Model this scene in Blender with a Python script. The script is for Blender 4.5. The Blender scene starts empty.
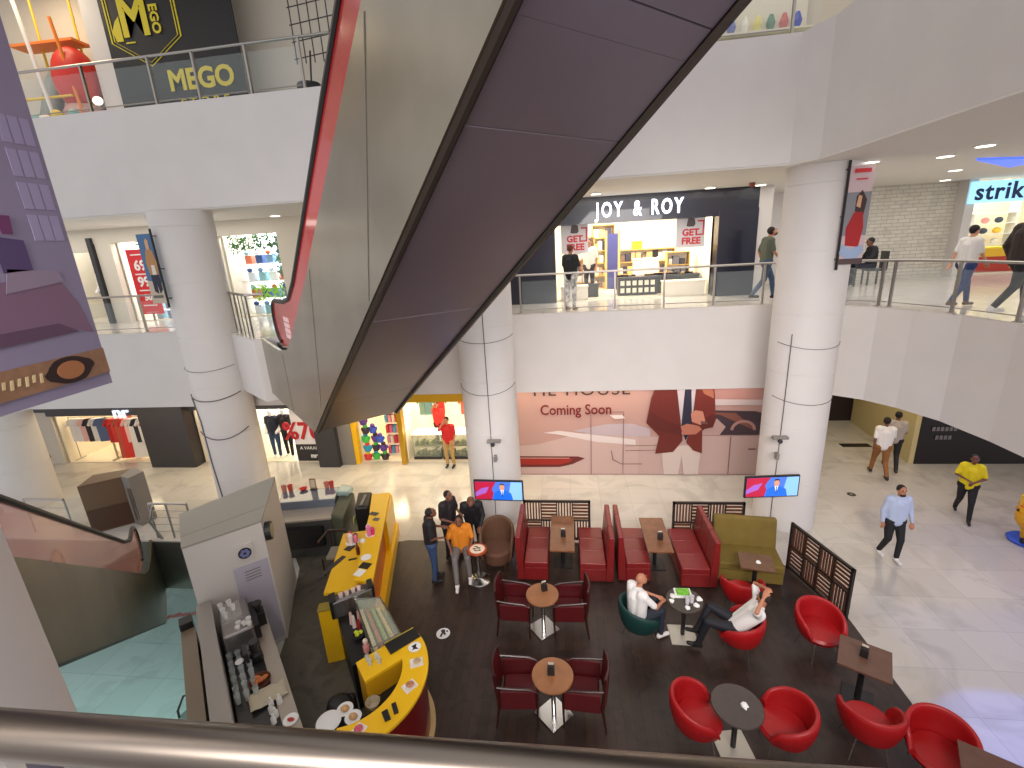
import bpy, bmesh, math, random
from mathutils import Vector, Matrix
R = math.radians
scene = bpy.context.scene
C = scene.collection
random.seed(7)

# ---------------------------------------------------------------- camera, world, big lights, exposure
cam_d = bpy.data.cameras.new('camera'); cam = bpy.data.objects.new('camera', cam_d); C.objects.link(cam)
cam_d.sensor_width = 36; cam_d.lens = 468.77/1024*36; cam_d.clip_start = .02
_f = Vector((-0.11863872, 0.95248855, -0.28051811)); _r = Vector((0.99270119, 0.10761563, -0.05443549)); _u = Vector((0.02166105, 0.28492881, 0.9583039))
M = Matrix((_r, _u, -_f)).transposed().to_4x4(); M.translation = (0, 0, 6.65)
cam.matrix_world = M
scene.camera = cam
world = bpy.data.worlds.new('world'); scene.world = world; world.use_nodes = True
world.node_tree.nodes['Background'].inputs[0].default_value = (.95, .93, .96, 1)
world.node_tree.nodes['Background'].inputs[1].default_value = .80
scene.view_settings.view_transform = 'Standard'; scene.view_settings.look = 'None'
scene.view_settings.exposure = 0.10; scene.view_settings.gamma = 1; scene.view_settings.use_curve_mapping = False

def area(name, loc, size, energy, col=(1, 1, 1), rot=(0, 0, 0), sy=None, spread=180):
    d = bpy.data.lights.new(name, 'AREA'); d.energy = energy; d.color = col; d.size = size; d.spread = R(spread)
    if sy: d.shape = 'RECTANGLE'; d.size_y = sy
    o = bpy.data.objects.new(name, d); C.objects.link(o); o.location = loc; o.rotation_euler = rot
    return o
WARM = (1, .83, .56); NEUT = (1, .95, .9); COOL = (.80, .80, 1)
area('overhead_fill', (-1, 3.5, 17), 9, 90, (1, .95, .9), sy=9)                       # added soft fill high above the atrium, no roof opening modelled
area('fascia_fill_light', (0, -1.2, 7.6), 11, 400, (1, .94, .92), rot=(R(64), 0, 0), sy=1.6, spread=75)              # added fill aimed across the atrium to brighten the lower fascia and columns
area('corridor_light', (-7, 12.3, 2.8), 18, 190, WARM, sy=1.2)                    # ground corridor ceiling lights
area('corridor_light', (1.5, 12.35, 2.8), 7, 42, (1, .9, .75), sy=.6)
area('corridor_light', (9, 13.5, 2.8), 5, 80, WARM, sy=5)
area('corridor_light', (9.5, 6.5, 2.8), 3.6, 95, (.60, .58, 1), sy=9)
d_ = bpy.data.lights.new('blue_pool_spot', 'SPOT'); d_.energy = 260; d_.color = (.08, .18, 1); d_.spot_size = R(58); d_.spot_blend = .2; o_ = bpy.data.objects.new('blue_pool_spot', d_); C.objects.link(o_); o_.location = (6.0, 4.6, 2.8)  # added spot, makes the blue pool of reflected light on the marble
area('basement_light', (-9.5, 4, -1.6), 5, 190, (.75, 1, .95), sy=5)
area('gallery_light', (-13, 12.3, 7.8), 9, 70, NEUT, sy=1.6)
area('gallery_light', (1, 12.4, 7.8), 9, 80, NEUT, sy=2)
area('gallery_light', (9, 12.5, 7.8), 7, 150, NEUT, sy=6)

# ---------------------------------------------------------------- materials
def lin(c): return tuple(((v/255)/12.92 if v/255 <= .04045 else ((v/255+.055)/1.055)**2.4) for v in c) + (1,)
MATS = {}
def mat(name, col, rough=.6, metal=0, emit=0, noise=0, nscale=8, alpha=1, trans=0, bump=0, coat=0, spec=.5):
    if name in MATS: return MATS[name]
    m = bpy.data.materials.new(name); m.use_nodes = True; N = m.node_tree.nodes; L = m.node_tree.links
    b = N['Principled BSDF']; c = lin(col)
    b.inputs['Base Color'].default_value = c; b.inputs['Roughness'].default_value = rough; b.inputs['Metallic'].default_value = metal
    b.inputs['Specular IOR Level'].default_value = spec
    b.inputs['Coat Weight'].default_value = coat
    if emit: b.inputs['Emission Color'].default_value = c; b.inputs['Emission Strength'].default_value = emit
    if alpha < 1: b.inputs['Alpha'].default_value = alpha
    if trans: b.inputs['Transmission Weight'].default_value = trans
    if noise or bump:
        t = N.new('ShaderNodeTexCoord'); n = N.new('ShaderNodeTexNoise'); n.inputs['Scale'].default_value = nscale; n.inputs['Detail'].default_value = 5
        L.new(t.outputs['Object'], n.inputs['Vector'])
        if noise:
            r = N.new('ShaderNodeMapRange'); r.inputs[1].default_value = .3; r.inputs[2].default_value = .7; r.inputs[3].default_value = 1-noise; r.inputs[4].default_value = 1+noise*.6
            mx = N.new('ShaderNodeMix'); mx.data_type = 'RGBA'; mx.blend_type = 'MULTIPLY'; mx.inputs[0].default_value = 1; mx.inputs[6].default_value = c
            L.new(n.outputs[0], r.inputs[0]); L.new(r.outputs[0], mx.inputs[7]); L.new(mx.outputs[2], b.inputs['Base Color'])
        if bump:
            bp = N.new('ShaderNodeBump'); bp.inputs['Strength'].default_value = bump; L.new(n.outputs[0], bp.inputs['Height']); L.new(bp.outputs[0], b.inputs['Normal'])
    MATS[name] = m; return m

def tile_mat(name, c1, c2, grout, w, h, rough=.15, vein=.35, rot=0, mortar=.006, vscale=.8, offset=0, vert=0):
    m = bpy.data.materials.new(name); m.use_nodes = True; N = m.node_tree.nodes; L = m.node_tree.links; b = N['Principled BSDF']
    t = N.new('ShaderNodeTexCoord'); mp = N.new('ShaderNodeMapping'); mp.inputs['Rotation'].default_value[2] = rot; mp.inputs['Rotation'].default_value[0] = -math.pi/2 if vert else 0; L.new(t.outputs['Object'], mp.inputs[0])
    br = N.new('ShaderNodeTexBrick'); br.inputs['Scale'].default_value = 1; br.inputs['Brick Width'].default_value = w; br.inputs['Row Height'].default_value = h
    br.inputs['Mortar Size'].default_value = mortar; br.offset = offset; br.inputs['Color1'].default_value = lin(c1); br.inputs['Color2'].default_value = lin(c2); br.inputs['Mortar'].default_value = lin(grout)
    L.new(mp.outputs[0], br.inputs[0])
    n = N.new('ShaderNodeTexNoise'); n.inputs['Scale'].default_value = vscale; n.inputs['Detail'].default_value = 9; n.inputs['Distortion'].default_value = 1.6; L.new(mp.outputs[0], n.inputs[0])
    cr = N.new('ShaderNodeValToRGB'); e = cr.color_ramp.elements
    e[0].position = .36; e[0].color = (1-vein,)*3+(1,); e[1].position = .50; e[1].color = (1, 1, 1, 1)
    L.new(n.outputs[0], cr.inputs[0])
    mx = N.new('ShaderNodeMix'); mx.data_type = 'RGBA'; mx.blend_type = 'MULTIPLY'; mx.inputs[0].default_value = 1
    L.new(br.outputs[0], mx.inputs[6]); L.new(cr.outputs[0], mx.inputs[7]); L.new(mx.outputs[2], b.inputs['Base Color'])
    b.inputs['Roughness'].default_value = rough
    MATS[name] = m; return m

paint = mat('white_paint', (212, 207, 203), .55, noise=.03, nscale=1.5)
ceilm = mat('ceiling_paint', (222, 218, 210), .7)
marble = tile_mat('marble_floor', (196, 190, 180), (188, 182, 173), (176, 170, 162), .8, .8, .13, .16)
marble2 = tile_mat('gallery_marble', (214, 208, 198), (206, 200, 190), (170, 160, 150), .6, .6, .12, .1)
base_marble = tile_mat('basement_marble', (190, 222, 216), (182, 214, 208), (150, 180, 176), 1.2, 1.2, .2, .12)
wood_floor = tile_mat('dark_wood_floor', (60, 43, 35), (48, 34, 28), (30, 22, 18), 1.2, .14, .42, .35, R(90), .004, 3, .5)
kiosk_floor = tile_mat('kiosk_floor', (92, 86, 72), (86, 80, 68), (72, 68, 58), .6, .6, .5, .35, 0, .004, 2)
brickw = tile_mat('white_brick', (216, 210, 196), (204, 198, 186), (176, 170, 158), .34, .11, .7, .1, 0, .010, 2, .5, 1)
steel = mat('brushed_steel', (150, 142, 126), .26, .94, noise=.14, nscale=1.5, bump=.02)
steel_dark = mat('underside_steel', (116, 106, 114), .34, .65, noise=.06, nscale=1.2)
chrome = mat('chrome', (200, 198, 195), .22, 1)
railm = mat('rail_steel', (165, 160, 155), .28, 1)
glass = mat('clear_glass', (225, 238, 235), .05, alpha=.07, spec=.5)
redglass = mat('red_balustrade', (188, 34, 36), .12, alpha=.86, coat=.3)
pinkglass = mat('pink_balustrade', (226, 158, 140), .10, alpha=.45)
black = mat('black_rubber', (24, 22, 22), .45)
dark = mat('dark_panel', (46, 44, 48), .4)
grey = mat('grey_panel', (128, 122, 116), .5)
darkwood = mat('dark_wood', (58, 34, 26), .4, noise=.25, nscale=12)
walnut = mat('walnut_top', (124, 78, 48), .32, noise=.25, nscale=7)
white = mat('white_plastic', (232, 230, 226), .4)
yellow = mat('yellow_laminate', (238, 186, 24), .35)
orange_p = mat('orange_panel', (214, 104, 22), .4)
redl = mat('red_leather', (122, 30, 30), .34, noise=.06, nscale=10, bump=.04)
redl2 = mat('red_shell', (158, 16, 20), .42, noise=.05)
burg = mat('burgundy_leather', (84, 18, 22), .38, noise=.08)

# ---------------------------------------------------------------- mesh helpers
class MB:
    def __init__(s): s.v = []; s.f = []; s.T = Matrix.Identity(4)
    def add(s, vs, fs):
        n = len(s.v); s.v += [tuple(s.T @ Vector(v)) for v in vs]; s.f += [tuple(i+n for i in f) for f in fs]; return s
    def box(s, x0, x1, y0, y1, z0, z1):
        return s.add([(x0, y0, z0), (x1, y0, z0), (x1, y1, z0), (x0, y1, z0), (x0, y0, z1), (x1, y0, z1), (x1, y1, z1), (x0, y1, z1)],
                     [(0, 3, 2, 1), (4, 5, 6, 7), (0, 1, 5, 4), (1, 2, 6, 5), (2, 3, 7, 6), (3, 0, 4, 7)])
    def prism(s, pts, z0, z1):
        n = len(pts); a = sum(pts[i][0]*pts[(i+1) % n][1]-pts[(i+1) % n][0]*pts[i][1] for i in range(n))
        if a < 0: pts = pts[::-1]
        return s.add([(x, y, z0) for x, y in pts]+[(x, y, z1) for x, y in pts],
                     [tuple(range(n-1, -1, -1)), tuple(range(n, 2*n))]+[(i, (i+1) % n, n+(i+1) % n, n+i) for i in range(n)])
    def vprism(s, pts, y0, y1):          # outline in x-z, extruded along y
        n = len(pts); a = sum(pts[i][0]*pts[(i+1) % n][1]-pts[(i+1) % n][0]*pts[i][1] for i in range(n))
        if a < 0: pts = pts[::-1]
        return s.add([(x, y0, z) for x, z in pts]+[(x, y1, z) for x, z in pts],
                     [tuple(range(n)), tuple(range(2*n-1, n-1, -1))]+[(i, n+i, n+(i+1) % n, (i+1) % n) for i in range(n)])
    def cyl(s, x, y, z0, z1, r, r2=None, n=20):
        return s.lathe([(r, z0), (r if r2 is None else r2, z1)], x, y, n)
    def lathe(s, prof, x=0, y=0, n=24):
        vs = []; fs = []
        for r, z in prof:
            for i in range(n): a = 2*math.pi*i/n; vs.append((x+r*math.cos(a), y+r*math.sin(a), z))
        for k in range(len(prof)-1):
            for i in range(n): j = (i+1) % n; fs.append((k*n+i, k*n+j, (k+1)*n+j, (k+1)*n+i))
        fs.append(tuple(range(n-1, -1, -1))); fs.append(tuple((len(prof)-1)*n+i for i in range(n)))
        return s.add(vs, fs)
    def tube(s, path, r, n=8, closed=False):
        path = [Vector(p) for p in path]; m = len(path); vs = []; fs = []
        rs = r if isinstance(r, (list, tuple)) else [r]*m
        up = None
        for k, p in enumerate(path):
            a = path[(k-1) % m] if (k > 0 or closed) else p; b = path[(k+1) % m] if (k < m-1 or closed) else p
            t = (b-a).normalized()
            if up is None: up = Vector((0, 0, 1)) if abs(t.z) < .9 else Vector((1, 0, 0))
            u = (up-t*up.dot(t)); u = u.normalized() if u.length > 1e-5 else t.orthogonal().normalized(); up = u; w = t.cross(u)
            for i in range(n): an = 2*math.pi*(i+.5)/n; vs.append(p+(u*math.cos(an)+w*math.sin(an))*rs[k])
        for k in range(m if closed else m-1):
            k2 = (k+1) % m
            for i in range(n): j = (i+1) % n; fs.append((k*n+i, k2*n+i, k2*n+j, k*n+j)[::-1])
        if not closed: fs.append(tuple(range(n))[::-1]); fs.append(tuple((m-1)*n+i for i in range(n)))
        return s.add(vs, fs)
    def ell(s, c, r, n=12, m=8):
        vs = [(c[0], c[1], c[2]-r[2])]; fs = []
        for k in range(1, m):
            ph = -math.pi/2+math.pi*k/m
            for i in range(n): a = 2*math.pi*i/n; vs.append((c[0]+r[0]*math.cos(ph)*math.cos(a), c[1]+r[1]*math.cos(ph)*math.sin(a), c[2]+r[2]*math.sin(ph)))
        vs.append((c[0], c[1], c[2]+r[2])); t = len(vs)-1
        for i in range(n): fs.append((0, 1+(i+1) % n, 1+i)); fs.append((t, t-n+i, t-n+(i+1) % n))
        for k in range(m-2):
            for i in range(n): a = 1+k*n; j = (i+1) % n; fs.append((a+i, a+j, a+n+j, a+n+i))
        return s.add(vs, fs)
    def build(s, name, m, parent=None, bevel=0, smooth=False, seg=2):
        me = bpy.data.meshes.new(name); me.from_pydata(s.v, [], s.f); me.materials.append(m); me.update()
        o = bpy.data.objects.new(name, me); C.objects.link(o)
        if parent: o.parent = parent
        if bevel:
            b = o.modifiers.new('bevel', 'BEVEL'); b.width = bevel; b.segments = seg; b.limit_method = 'ANGLE'
        if smooth:
            for p in me.polygons: p.use_smooth = True
            try: me.set_sharp_from_angle(angle=R(40))
            except Exception: pass
        return o
def B(*a): return MB().box(*a)
def empty(name, loc=(0, 0, 0), rz=0):
    o = bpy.data.objects.new(name, None); C.objects.link(o); o.location = loc; o.rotation_euler = (0, 0, rz); o.empty_display_size = .2; return o
def tag(o, label, cat, group=None, kind=None):
    o['label'] = label; o['category'] = cat
    if group: o['group'] = group
    if kind: o['kind'] = kind
    return o
def thing(name, label, cat, loc=(0, 0, 0), rz=0, group=None): return tag(empty(name, loc, rz), label, cat, group)
def struct(o): o['kind'] = 'structure'; return o
def copy_tree(o, parent=None):
    c = o.copy(); C.objects.link(c)
    if parent: c.parent = parent
    for ch in [x for x in ALLCH(o)]: copy_tree(ch, c)
    return c
def ALLCH(o): return list(o.children)
def dup(o, loc, rz, label, group=None):
    c = copy_tree(o); c.location = loc; c.rotation_euler = (0, 0, rz); c['label'] = label
    if group: c['group'] = group
    return c
def text(s, size, m, parent, loc, rz=0, ext=.01, name='lettering', bold=0, sx=1, align='CENTER', rx=90, space=1, ry=0):
    cu = bpy.data.curves.new('t', 'FONT'); cu.body = s; cu.size = size; cu.extrude = ext; cu.offset = bold; cu.align_x = align; cu.align_y = 'CENTER'; cu.space_character = space
    cu.resolution_u = 3
    t = bpy.data.objects.new('t', cu); C.objects.link(t)
    dg = bpy.context.evaluated_depsgraph_get(); me = bpy.data.meshes.new_from_object(t.evaluated_get(dg))
    bpy.data.objects.remove(t); bpy.data.curves.remove(cu)
    me.materials.clear(); me.materials.append(m)
    o = bpy.data.objects.new(name, me); C.objects.link(o); o.parent = parent
    o.location = loc; o.rotation_euler = (R(rx), R(ry), rz); o.scale = (sx, 1, 1); return o

# ---------------------------------------------------------------- structure: floors, galleries, walls
def floor_prism(name, pts, z, m, t=.04): return struct(MB().prism(pts, z-t, z).build(name, m))
GP = [(-24, 20), (16, 20), (16, -2), (-2.4, -2), (-2.4, 1.2), (-4.75, 3.9), (-6.95, 6.35), (-9.35, 9.22), (-16, 9.22), (-24, 9.22)]
struct(MB().prism(GP, -1.45, -.04).build('trim_1', mat('slab_edge', (96, 94, 86), .35, .3)))
floor_prism('floor', GP, 0, marble)
struct(B(-20, 2, -3, 16, -5.2, -5).build('floor', base_marble))
struct(MB().prism([(-4.28, 9.3), (-3.9, 9.42), (4.15, 9.42), (4.85, 7.5), (4.8, 2), (-2.0, 2), (-2.1, 5.0), (-3.4, 6.6)], .0, .012).build('floor', wood_floor))
struct(MB().prism([(-4.28, 9.6), (-3.4, 6.6), (-2.1, 5.0), (-2.1, 2.2), (-3.5, 2.6), (-4.5, 4.0), (-5.2, 6.3), (-6.05, 8.3), (-7.3, 9.8)], .0, .010).build('floor', kiosk_floor))
# gallery one
L1P = [(-9.0, 11.2), (-6.85, 9.5), (-6.2, 10.1), (-5.75, 10.9), (-5.5, 11.21), (-8, 11.21)]
L1 = [(-24, 11.2), (-5.5, 11.2), (-5.3, 11.9), (5.3, 11.9), (6.05, 11.32), (6.62, 10.85), (6.95, 10.3), (7.25, 9.5), (7.36, 8.5), (7.36, 4), (16, 4), (16, 20), (-24, 20)]
struct(MB().prism(L1, 2.9, 4.97).build('trim_2', paint))
floor_prism('floor', L1, 5.0, marble2, .03)
struct(MB().prism(L1P, 3.55, 4.97).build('trim_2', paint)); floor_prism('floor', L1P, 5.0, marble2, .03)
# camera side gallery edge
struct(B(-24, 16, -2, .38, 3, 5).build('trim_3', paint))
# gallery two
L2 = [(-24, 10.75), (-12.3, 10.58), (4.25, 10.18), (4.5, 9.6), (4.55, 8.5), (4.5, 5), (4.45, 1), (16, 1), (16, 20), (-24, 20)]
struct(MB().prism(L2, 7.87, 10.0).build('trim_4', paint))
# ceilings: thin skins
struct(MB().prism([(x, y+.02 if y < 19 else y) for x, y in L2], 7.84, 7.868).build('ceiling', ceilm))
struct(B(-24, 16, 10, 20, 14.0, 14.2).build('ceiling', ceilm))
# columns
def column(x, y, r=.65, z0=0, z1=7.84, top=True):
    m = MB()
    prof = []
    z = z0
    while z < z1-.01:
        zn = min(z+1.25, z1); prof += [(r, z), (r, zn-.012), (r-.008, zn-.008), (r-.008, zn-.002)]; z = zn
    prof.append((r, z1))
    m.lathe(prof, x, y, 56); return struct(m.build('trim_5', paint, smooth=True))
column(-8.82, 10.62); column(-1.88, 10.62); column(5.08, 10.62); column(-16.2, 11.0, .65, 0, 2.9)
column(-1.74, .49, .5, 0, 9)
# walls
cream = mat('cream_wall', (214, 206, 190), .7)
struct(B(-24, 16, 19.6, 19.8, -.0, 14).build('wall_back', cream))
# ---------------------------------------------------------------- escalators
DH = Vector((-.67, .742, 0)).normalized(); NN = Vector((.742, .67, 0)).normalized()
def sp(s, off, z): p = DH*s+NN*off; return (p.x, p.y, z)
def side_poly(m, pts, o0, o1):       # pts in (s, z), extruded from offset o0 to o1
    n = len(pts); vs = [sp(s, o0, z) for s, z in pts]+[sp(s, o1, z) for s, z in pts]
    m.add(vs, [tuple(range(n)), tuple(range(2*n-1, n-1, -1))]+[(i, n+i, n+(i+1) % n, (i+1) % n) for i in range(n)]); return m
def escalator(label, top, bot, rail, glass_m, off0, off1, skin, under, group=None, decals=True):
    # top / bot: profiles (s, z) of the cladding; rail: handrail profile
    t = thing('escalator', label, 'escalator', group=group)
    d = 1 if off1 > off0 else -1
    side_poly(MB(), top+bot[::-1], off0, off0+.06*d).build('side_panel', skin, t)
    side_poly(MB(), top+bot[::-1], off1-.06*d, off1).build('side_panel', skin, t)
    # underside panels, one plate per stretch with a dark joint between
    for k in range(len(bot)-1):
        (s0, z0), (s1, z1) = bot[k], bot[k+1]; L = math.hypot(s1-s0, z1-z0); n = max(1, round(L/2.4))
        for j in range(n):
            a = j/n+.004; b = (j+1)/n-.004
            A = (s0+(s1-s0)*a, z0+(z1-z0)*a); Bq = (s0+(s1-s0)*b, z0+(z1-z0)*b)
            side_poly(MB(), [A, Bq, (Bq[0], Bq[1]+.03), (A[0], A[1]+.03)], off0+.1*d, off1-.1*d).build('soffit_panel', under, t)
    side_poly(MB(), [(s, z+.012) for s, z in bot]+[(s, z+.2) for s, z in bot[::-1]], off0+.06*d, off1-.06*d).build('truss', black, t)
    edge = mat('edge_trim', (62, 54, 48), .35, .6)
    for o in (off0+.05*d, off1-.05*d): MB().tube([sp(s, o, z-.005) for s, z in bot], .034, 6).build('edge_trim', edge, t)
    # steps
    inc = [p for p in top]; m = MB(); s = inc[0][0]
    def ztop(q):
        for (a, za), (b, zb) in zip(top, top[1:]):
            if min(a, b) <= q <= max(a, b): return za+(zb-za)*(q-a)/(b-a) if b != a else za
        return top[-1][1]
    q = max(p[0] for p in top)-.3; lo = min(p[0] for p in top)+.3
    while q > lo:
        z = ztop(q)-.14; m.T = Matrix.Identity(4); side_poly(m, [(q, z-.2), (q-.38, z-.2), (q-.38, z), (q, z)], off0+.3*d, off1-.3*d); q -= .4
    m.build('step', mat('step_metal', (96, 96, 96), .5, .6), t)
    for o in (off0+.14*d, off1-.14*d):
        gl = [p for p in rail]; tp = []
        side_poly(MB(), [(s, z-.02) for s, z in gl]+[(s, ztop(s)-.0) for s, z in gl[::-1]], o-.008, o+.008).build('balustrade', glass_m, t)
        path = [sp(s, o, z) for s, z in gl]
        s0, z0 = gl[0]; zb = ztop(s0)+.12
        h = (z0-zb)/2
        loop = [sp(s0+h*1.0*math.sin(a), o, z0-h+h*math.cos(a)) for a in [R(v) for v in range(180, 0, -20)]]
        MB().tube(loop+path, .042, 8).build('handrail', black, t, smooth=True)
        # balustrade end (rounded)
        side_poly(MB(), [(s0+h*.95*math.sin(R(v)), z0-h+h*.95*math.cos(R(v))) for v in range(0, 181, 20)], o-.008, o+.008).build('balustrade_end', glass_m, t)
        MB().tube([sp(s, o-.0, ztop(s)+.012) for s, z in gl], .022, 6).build('skirt_trim', chrome, t)
    return t
top1 = [(11.95, 5.0), (9.6, 5.02), (8.75, 5.16), (8.2, 5.42), (6.57, 6.36), (3.5, 8.30), (1.0, 9.86), (-.5, 10.5), (-3, 10.6)]
bot1 = [(11.95, 3.72), (7.66, 3.95), (6.6, 4.66), (4.5, 6.022), (2.5, 7.319), (1.98, 7.656), (1.82, 7.76), (-.6, 9.3), (-3, 9.4)]
rail1 = [(9.9, 5.92), (9.0, 5.95), (8.5, 6.03), (7.9, 6.32), (6.9, 6.95), (3.9, 8.85), (1.0, 10.7), (-3, 11.4)]
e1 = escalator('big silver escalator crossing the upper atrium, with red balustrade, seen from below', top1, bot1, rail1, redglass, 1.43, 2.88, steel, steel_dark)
side_poly(MB(), [(11.96, 3.6), (11.96, 5), (11.9, 5), (11.9, 3.6)], 1.40, 2.92).build('end_cover', dark, e1)
for s0, z0, s1, z1 in ((6.9, 4.55, 6.2, 6.52), (4.2, 6.25, 3.5, 8.2), (1.9, 7.75, 1.2, 9.6), (9.3, 3.9, 9.3, 5.0)):
    side_poly(MB(), [(s0, z0), (s0+.012, z0), (s1+.012, z1), (s1, z1)], 1.424, 1.432).build('panel_seam', mat('seam_dark', (132, 126, 116), .4, .6), e1)
# white notice stickers on the near balustrade
nt = MB()
for i in range(2):
    for j in range(4): side_poly(nt, [(9.25-i*.22, 5.68-j*.1), (9.05-i*.22, 5.68-j*.1), (9.05-i*.22, 5.60-j*.1), (9.25-i*.22, 5.60-j*.1)], 1.55, 1.56)
nt.build('safety_notice', mat('notice_white', (225, 190, 190), .5), e1)
top2 = [(14.0, 0.0), (12.9, 0.02), (12.2, .15), (11.6, .42), (5.46, 4.37), (4.6, 4.9), (4.2, 5.0), (2.5, 5.0)]
bot2 = [(14.0, -1.44), (12.43, -1.43), (5.63, 3.0), (4.2, 3.9), (2.5, 3.95)]
rail2 = [(12.75, .98), (12.2, 1.0), (11.5, 1.32), (6.0, 4.82), (4.6, 5.75), (4.2, 5.9), (2.6, 5.9)]
steel2 = mat('side_steel_dark', (130, 124, 104), .33, .85, noise=.2, nscale=1.2)
e2 = escalator('steel-sided escalator in the lower left rising from the ground floor, pink glass balustrade', top2, bot2, rail2, pinkglass, -1.67, -3.27, steel2, steel_dark)
# ---------------------------------------------------------------- railings of the galleries
def railing(label, pts, z, posts, panes=True, lean=0.0, group='glass railings of the galleries'):
    t = thing('glass_railing', label, 'railing', group=None)
    MB().tube([(x, y, z+.95) for x, y in pts], .028, 8).build('handrail', railm, t, smooth=True)
    for x, y in posts:
        m = MB(); m.box(x-.02, x+.02, y-.028, y+.028, z, z+.93); m.box(x-.05, x+.05, y-.05, y+.05, z, z+.012); m.build('post', railm, t)
    for i in range(len(posts)-1):
        (x0, y0), (x1, y1) = posts[i], posts[i+1]; d = Vector((x1-x0, y1-y0)); L = d.length; d.normalize(); n = Vector((-d.y, d.x))*.005
        a = Vector((x0, y0))+d*.05; b = Vector((x1, y1))-d*.05
        MB().prism([tuple(a+n), tuple(b+n), tuple(b-n), tuple(a-n)], z+.07, z+.80).build('pane', glass, t)
        MB().tube([(a.x, a.y, z+.10), (b.x, b.y, z+.10)], .011, 6).build('lower_bar', railm, t)
    return t
JRp = [(-1.25, 11.97), (-1.15, 11.97), (-.03, 11.97), (1.2, 11.97), (2.38, 11.97), (3.55, 11.97), (4.68, 11.97), (4.9, 11.97)]
railing('steel and glass railing in front of the shop with the white lit name', JRp, 5, JRp[1:-1])
Rp = [(5.98, 11.5), (6.42, 11.15), (6.72, 10.88), (7.0, 10.42), (7.28, 9.6), (7.42, 8.5), (7.42, 7)]
railing('steel and glass railing curving along the right gallery edge', Rp, 5, [(6.12, 11.4), (6.66, 10.94), (6.78, 10.78), (7.22, 9.72), (7.42, 8.6), (7.42, 7.3)])
Lp = [(-14.5, 11.3), (-9.5, 11.3)]
railing('steel and glass railing behind the column with the blue figure banner', Lp, 5, [(-14.3, 11.3), (-12.9, 11.3), (-11.15, 11.3), (-9.6, 11.3)])
t = thing('steel_railing', 'short steel railing with upright bars beside the top of the silver escalator', 'railing')
pp = [Vector((-8.45, 11.05)), Vector((-7.0, 9.72)), Vector((-6.7, 9.9))]
MB().tube([(p.x, p.y, 5.95) for p in pp], .03, 8).build('handrail', railm, t)
for f in (.02, .2, .42, .62, .82, 1.0):
    p = pp[0].lerp(pp[1], f); MB().tube([(p.x, p.y, 5), (p.x, p.y, 5.93)], .022 if f in (.02, .42, 1.0) else .014, 8).build('post', railm, t)
L2p = [(-12.2, 10.72), (-10.4, 10.68), (-8.75, 10.64), (-7.7, 10.62), (-6.48, 10.58), (-5.28, 10.55), (-4.6, 10.53)]
railing('steel railing of the upper gallery below the black and yellow banner', L2p, 10, L2p[:-1])
railing('upper gallery glass railing at the top right behind the escalator', [(2.6, 10.32), (4.15, 10.3)], 10, [(2.65, 10.32), (4.1, 10.3)])
# the rail the photo is taken over
t = thing('near_handrail', 'broad brushed steel handrail along the very bottom of the picture', 'railing')
hr = MB()
hp = [(-1.3, .482), (-.6, .482), (0, .482), (1.3, .482)]
hr.tube([(x, y-.012, 5.945) for x, y in hp], .034, 14); hr.build('handrail', mat('near_steel', (112, 104, 96), .3, 1), t, smooth=True)
B(-1.25, 1.3, .44, .45, 5.08, 5.9).build('pane', glass, t)
for x in (-.9, .6): B(x-.02, x+.02, .46, .50, 5.0, 5.92).build('post', railm, t)

# ground floor guard rails around the opening
def guard(label, pts, bars=4):
    t = thing('guard_railing', label, 'railing', group=None)
    MB().tube([(x, y, .98) for x, y in pts], .03, 8).build('handrail', railm, t)
    for x, y in pts: MB().tube([(x, y, 0), (x, y, .97)], .024, 8).build('post', railm, t)
    for k in range(1, bars+1): MB().tube([(x, y, .98*k/(bars+1)) for x, y in pts], .010, 6).build('bar', railm, t)
    return t
g = guard('steel guard railing behind the grey cabinet at the floor opening', [(-10.5, 9.34), (-10.05, 9.36), (-9.45, 9.34)])
MB().tube([(-10.35, 9.3, 0), (-10.45, 9.2, .55), (-10.3, 9.25, .97)], .03, 8).build('curved_post', railm, g, smooth=True)
g = guard('steel guard railing with a glass end left of the tall brown cabinet', [(-14.3, 9.5), (-13.1, 9.5)], 3)
MB().prism([(-13.1, 9.5), (-13.08, 9.48), (-12.75, 10.3), (-12.77, 10.32)], .05, .95).build('pane', glass, g)

# ---------------------------------------------------------------- cafe furniture
def round_table(label, x, y, top_m, r=.30, base='square', rz=0, group=None):
    t = thing('round_cafe_table', label, 'table', (x, y, .012), rz, group)
    MB().lathe([(r-.012, .715), (r, .722), (r, .742), (r-.006, .75)], n=36).build('table_top', top_m, t, smooth=True)
    MB().lathe([(.035, .03), (.035, .715)], n=16).build('pole', chrome if base != 'black' else black, t, smooth=True)
    MB().lathe([(.15, .69), (.15, .715)], n=20).build('top_plate', black, t)
    if base == 'square': B(-.21, .21, -.21, .21, 0, .022).build('base_plate', chrome, t, bevel=.006)
    elif base == 'black': B(-.22, .22, -.22, .22, 0, .02).build('base_plate', mat('base_cream', (190, 184, 170), .3, .3), t, bevel=.006)
    else:
        MB().lathe([(.23, 0), (.235, .012), (.20, .03), (.05, .045), (.035, .06)], n=32).build('base_plate', chrome, t, smooth=True)
    return t
def menu_holder(label, x, y, z, rz=0, group=None, cards=True):
    t = thing('menu_holder', label, 'menu holder', (x, y, z), rz, group)
    B(-.05, .05, -.045, .045, 0, .12).build('holder', black, t, bevel=.004)
    cm = mat('menu_card', (214, 206, 190), .6)
    for k, a in enumerate((-.02, .012)):
        B(-.04, .04, a, a+.004, .02, .17+.01*k).build('card', cm if k else mat('menu_card_dark', (60, 46, 44), .5), t)
    m = MB(); m.ell((0, .0, .11), (.014, .012, .012)); return t

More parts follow.
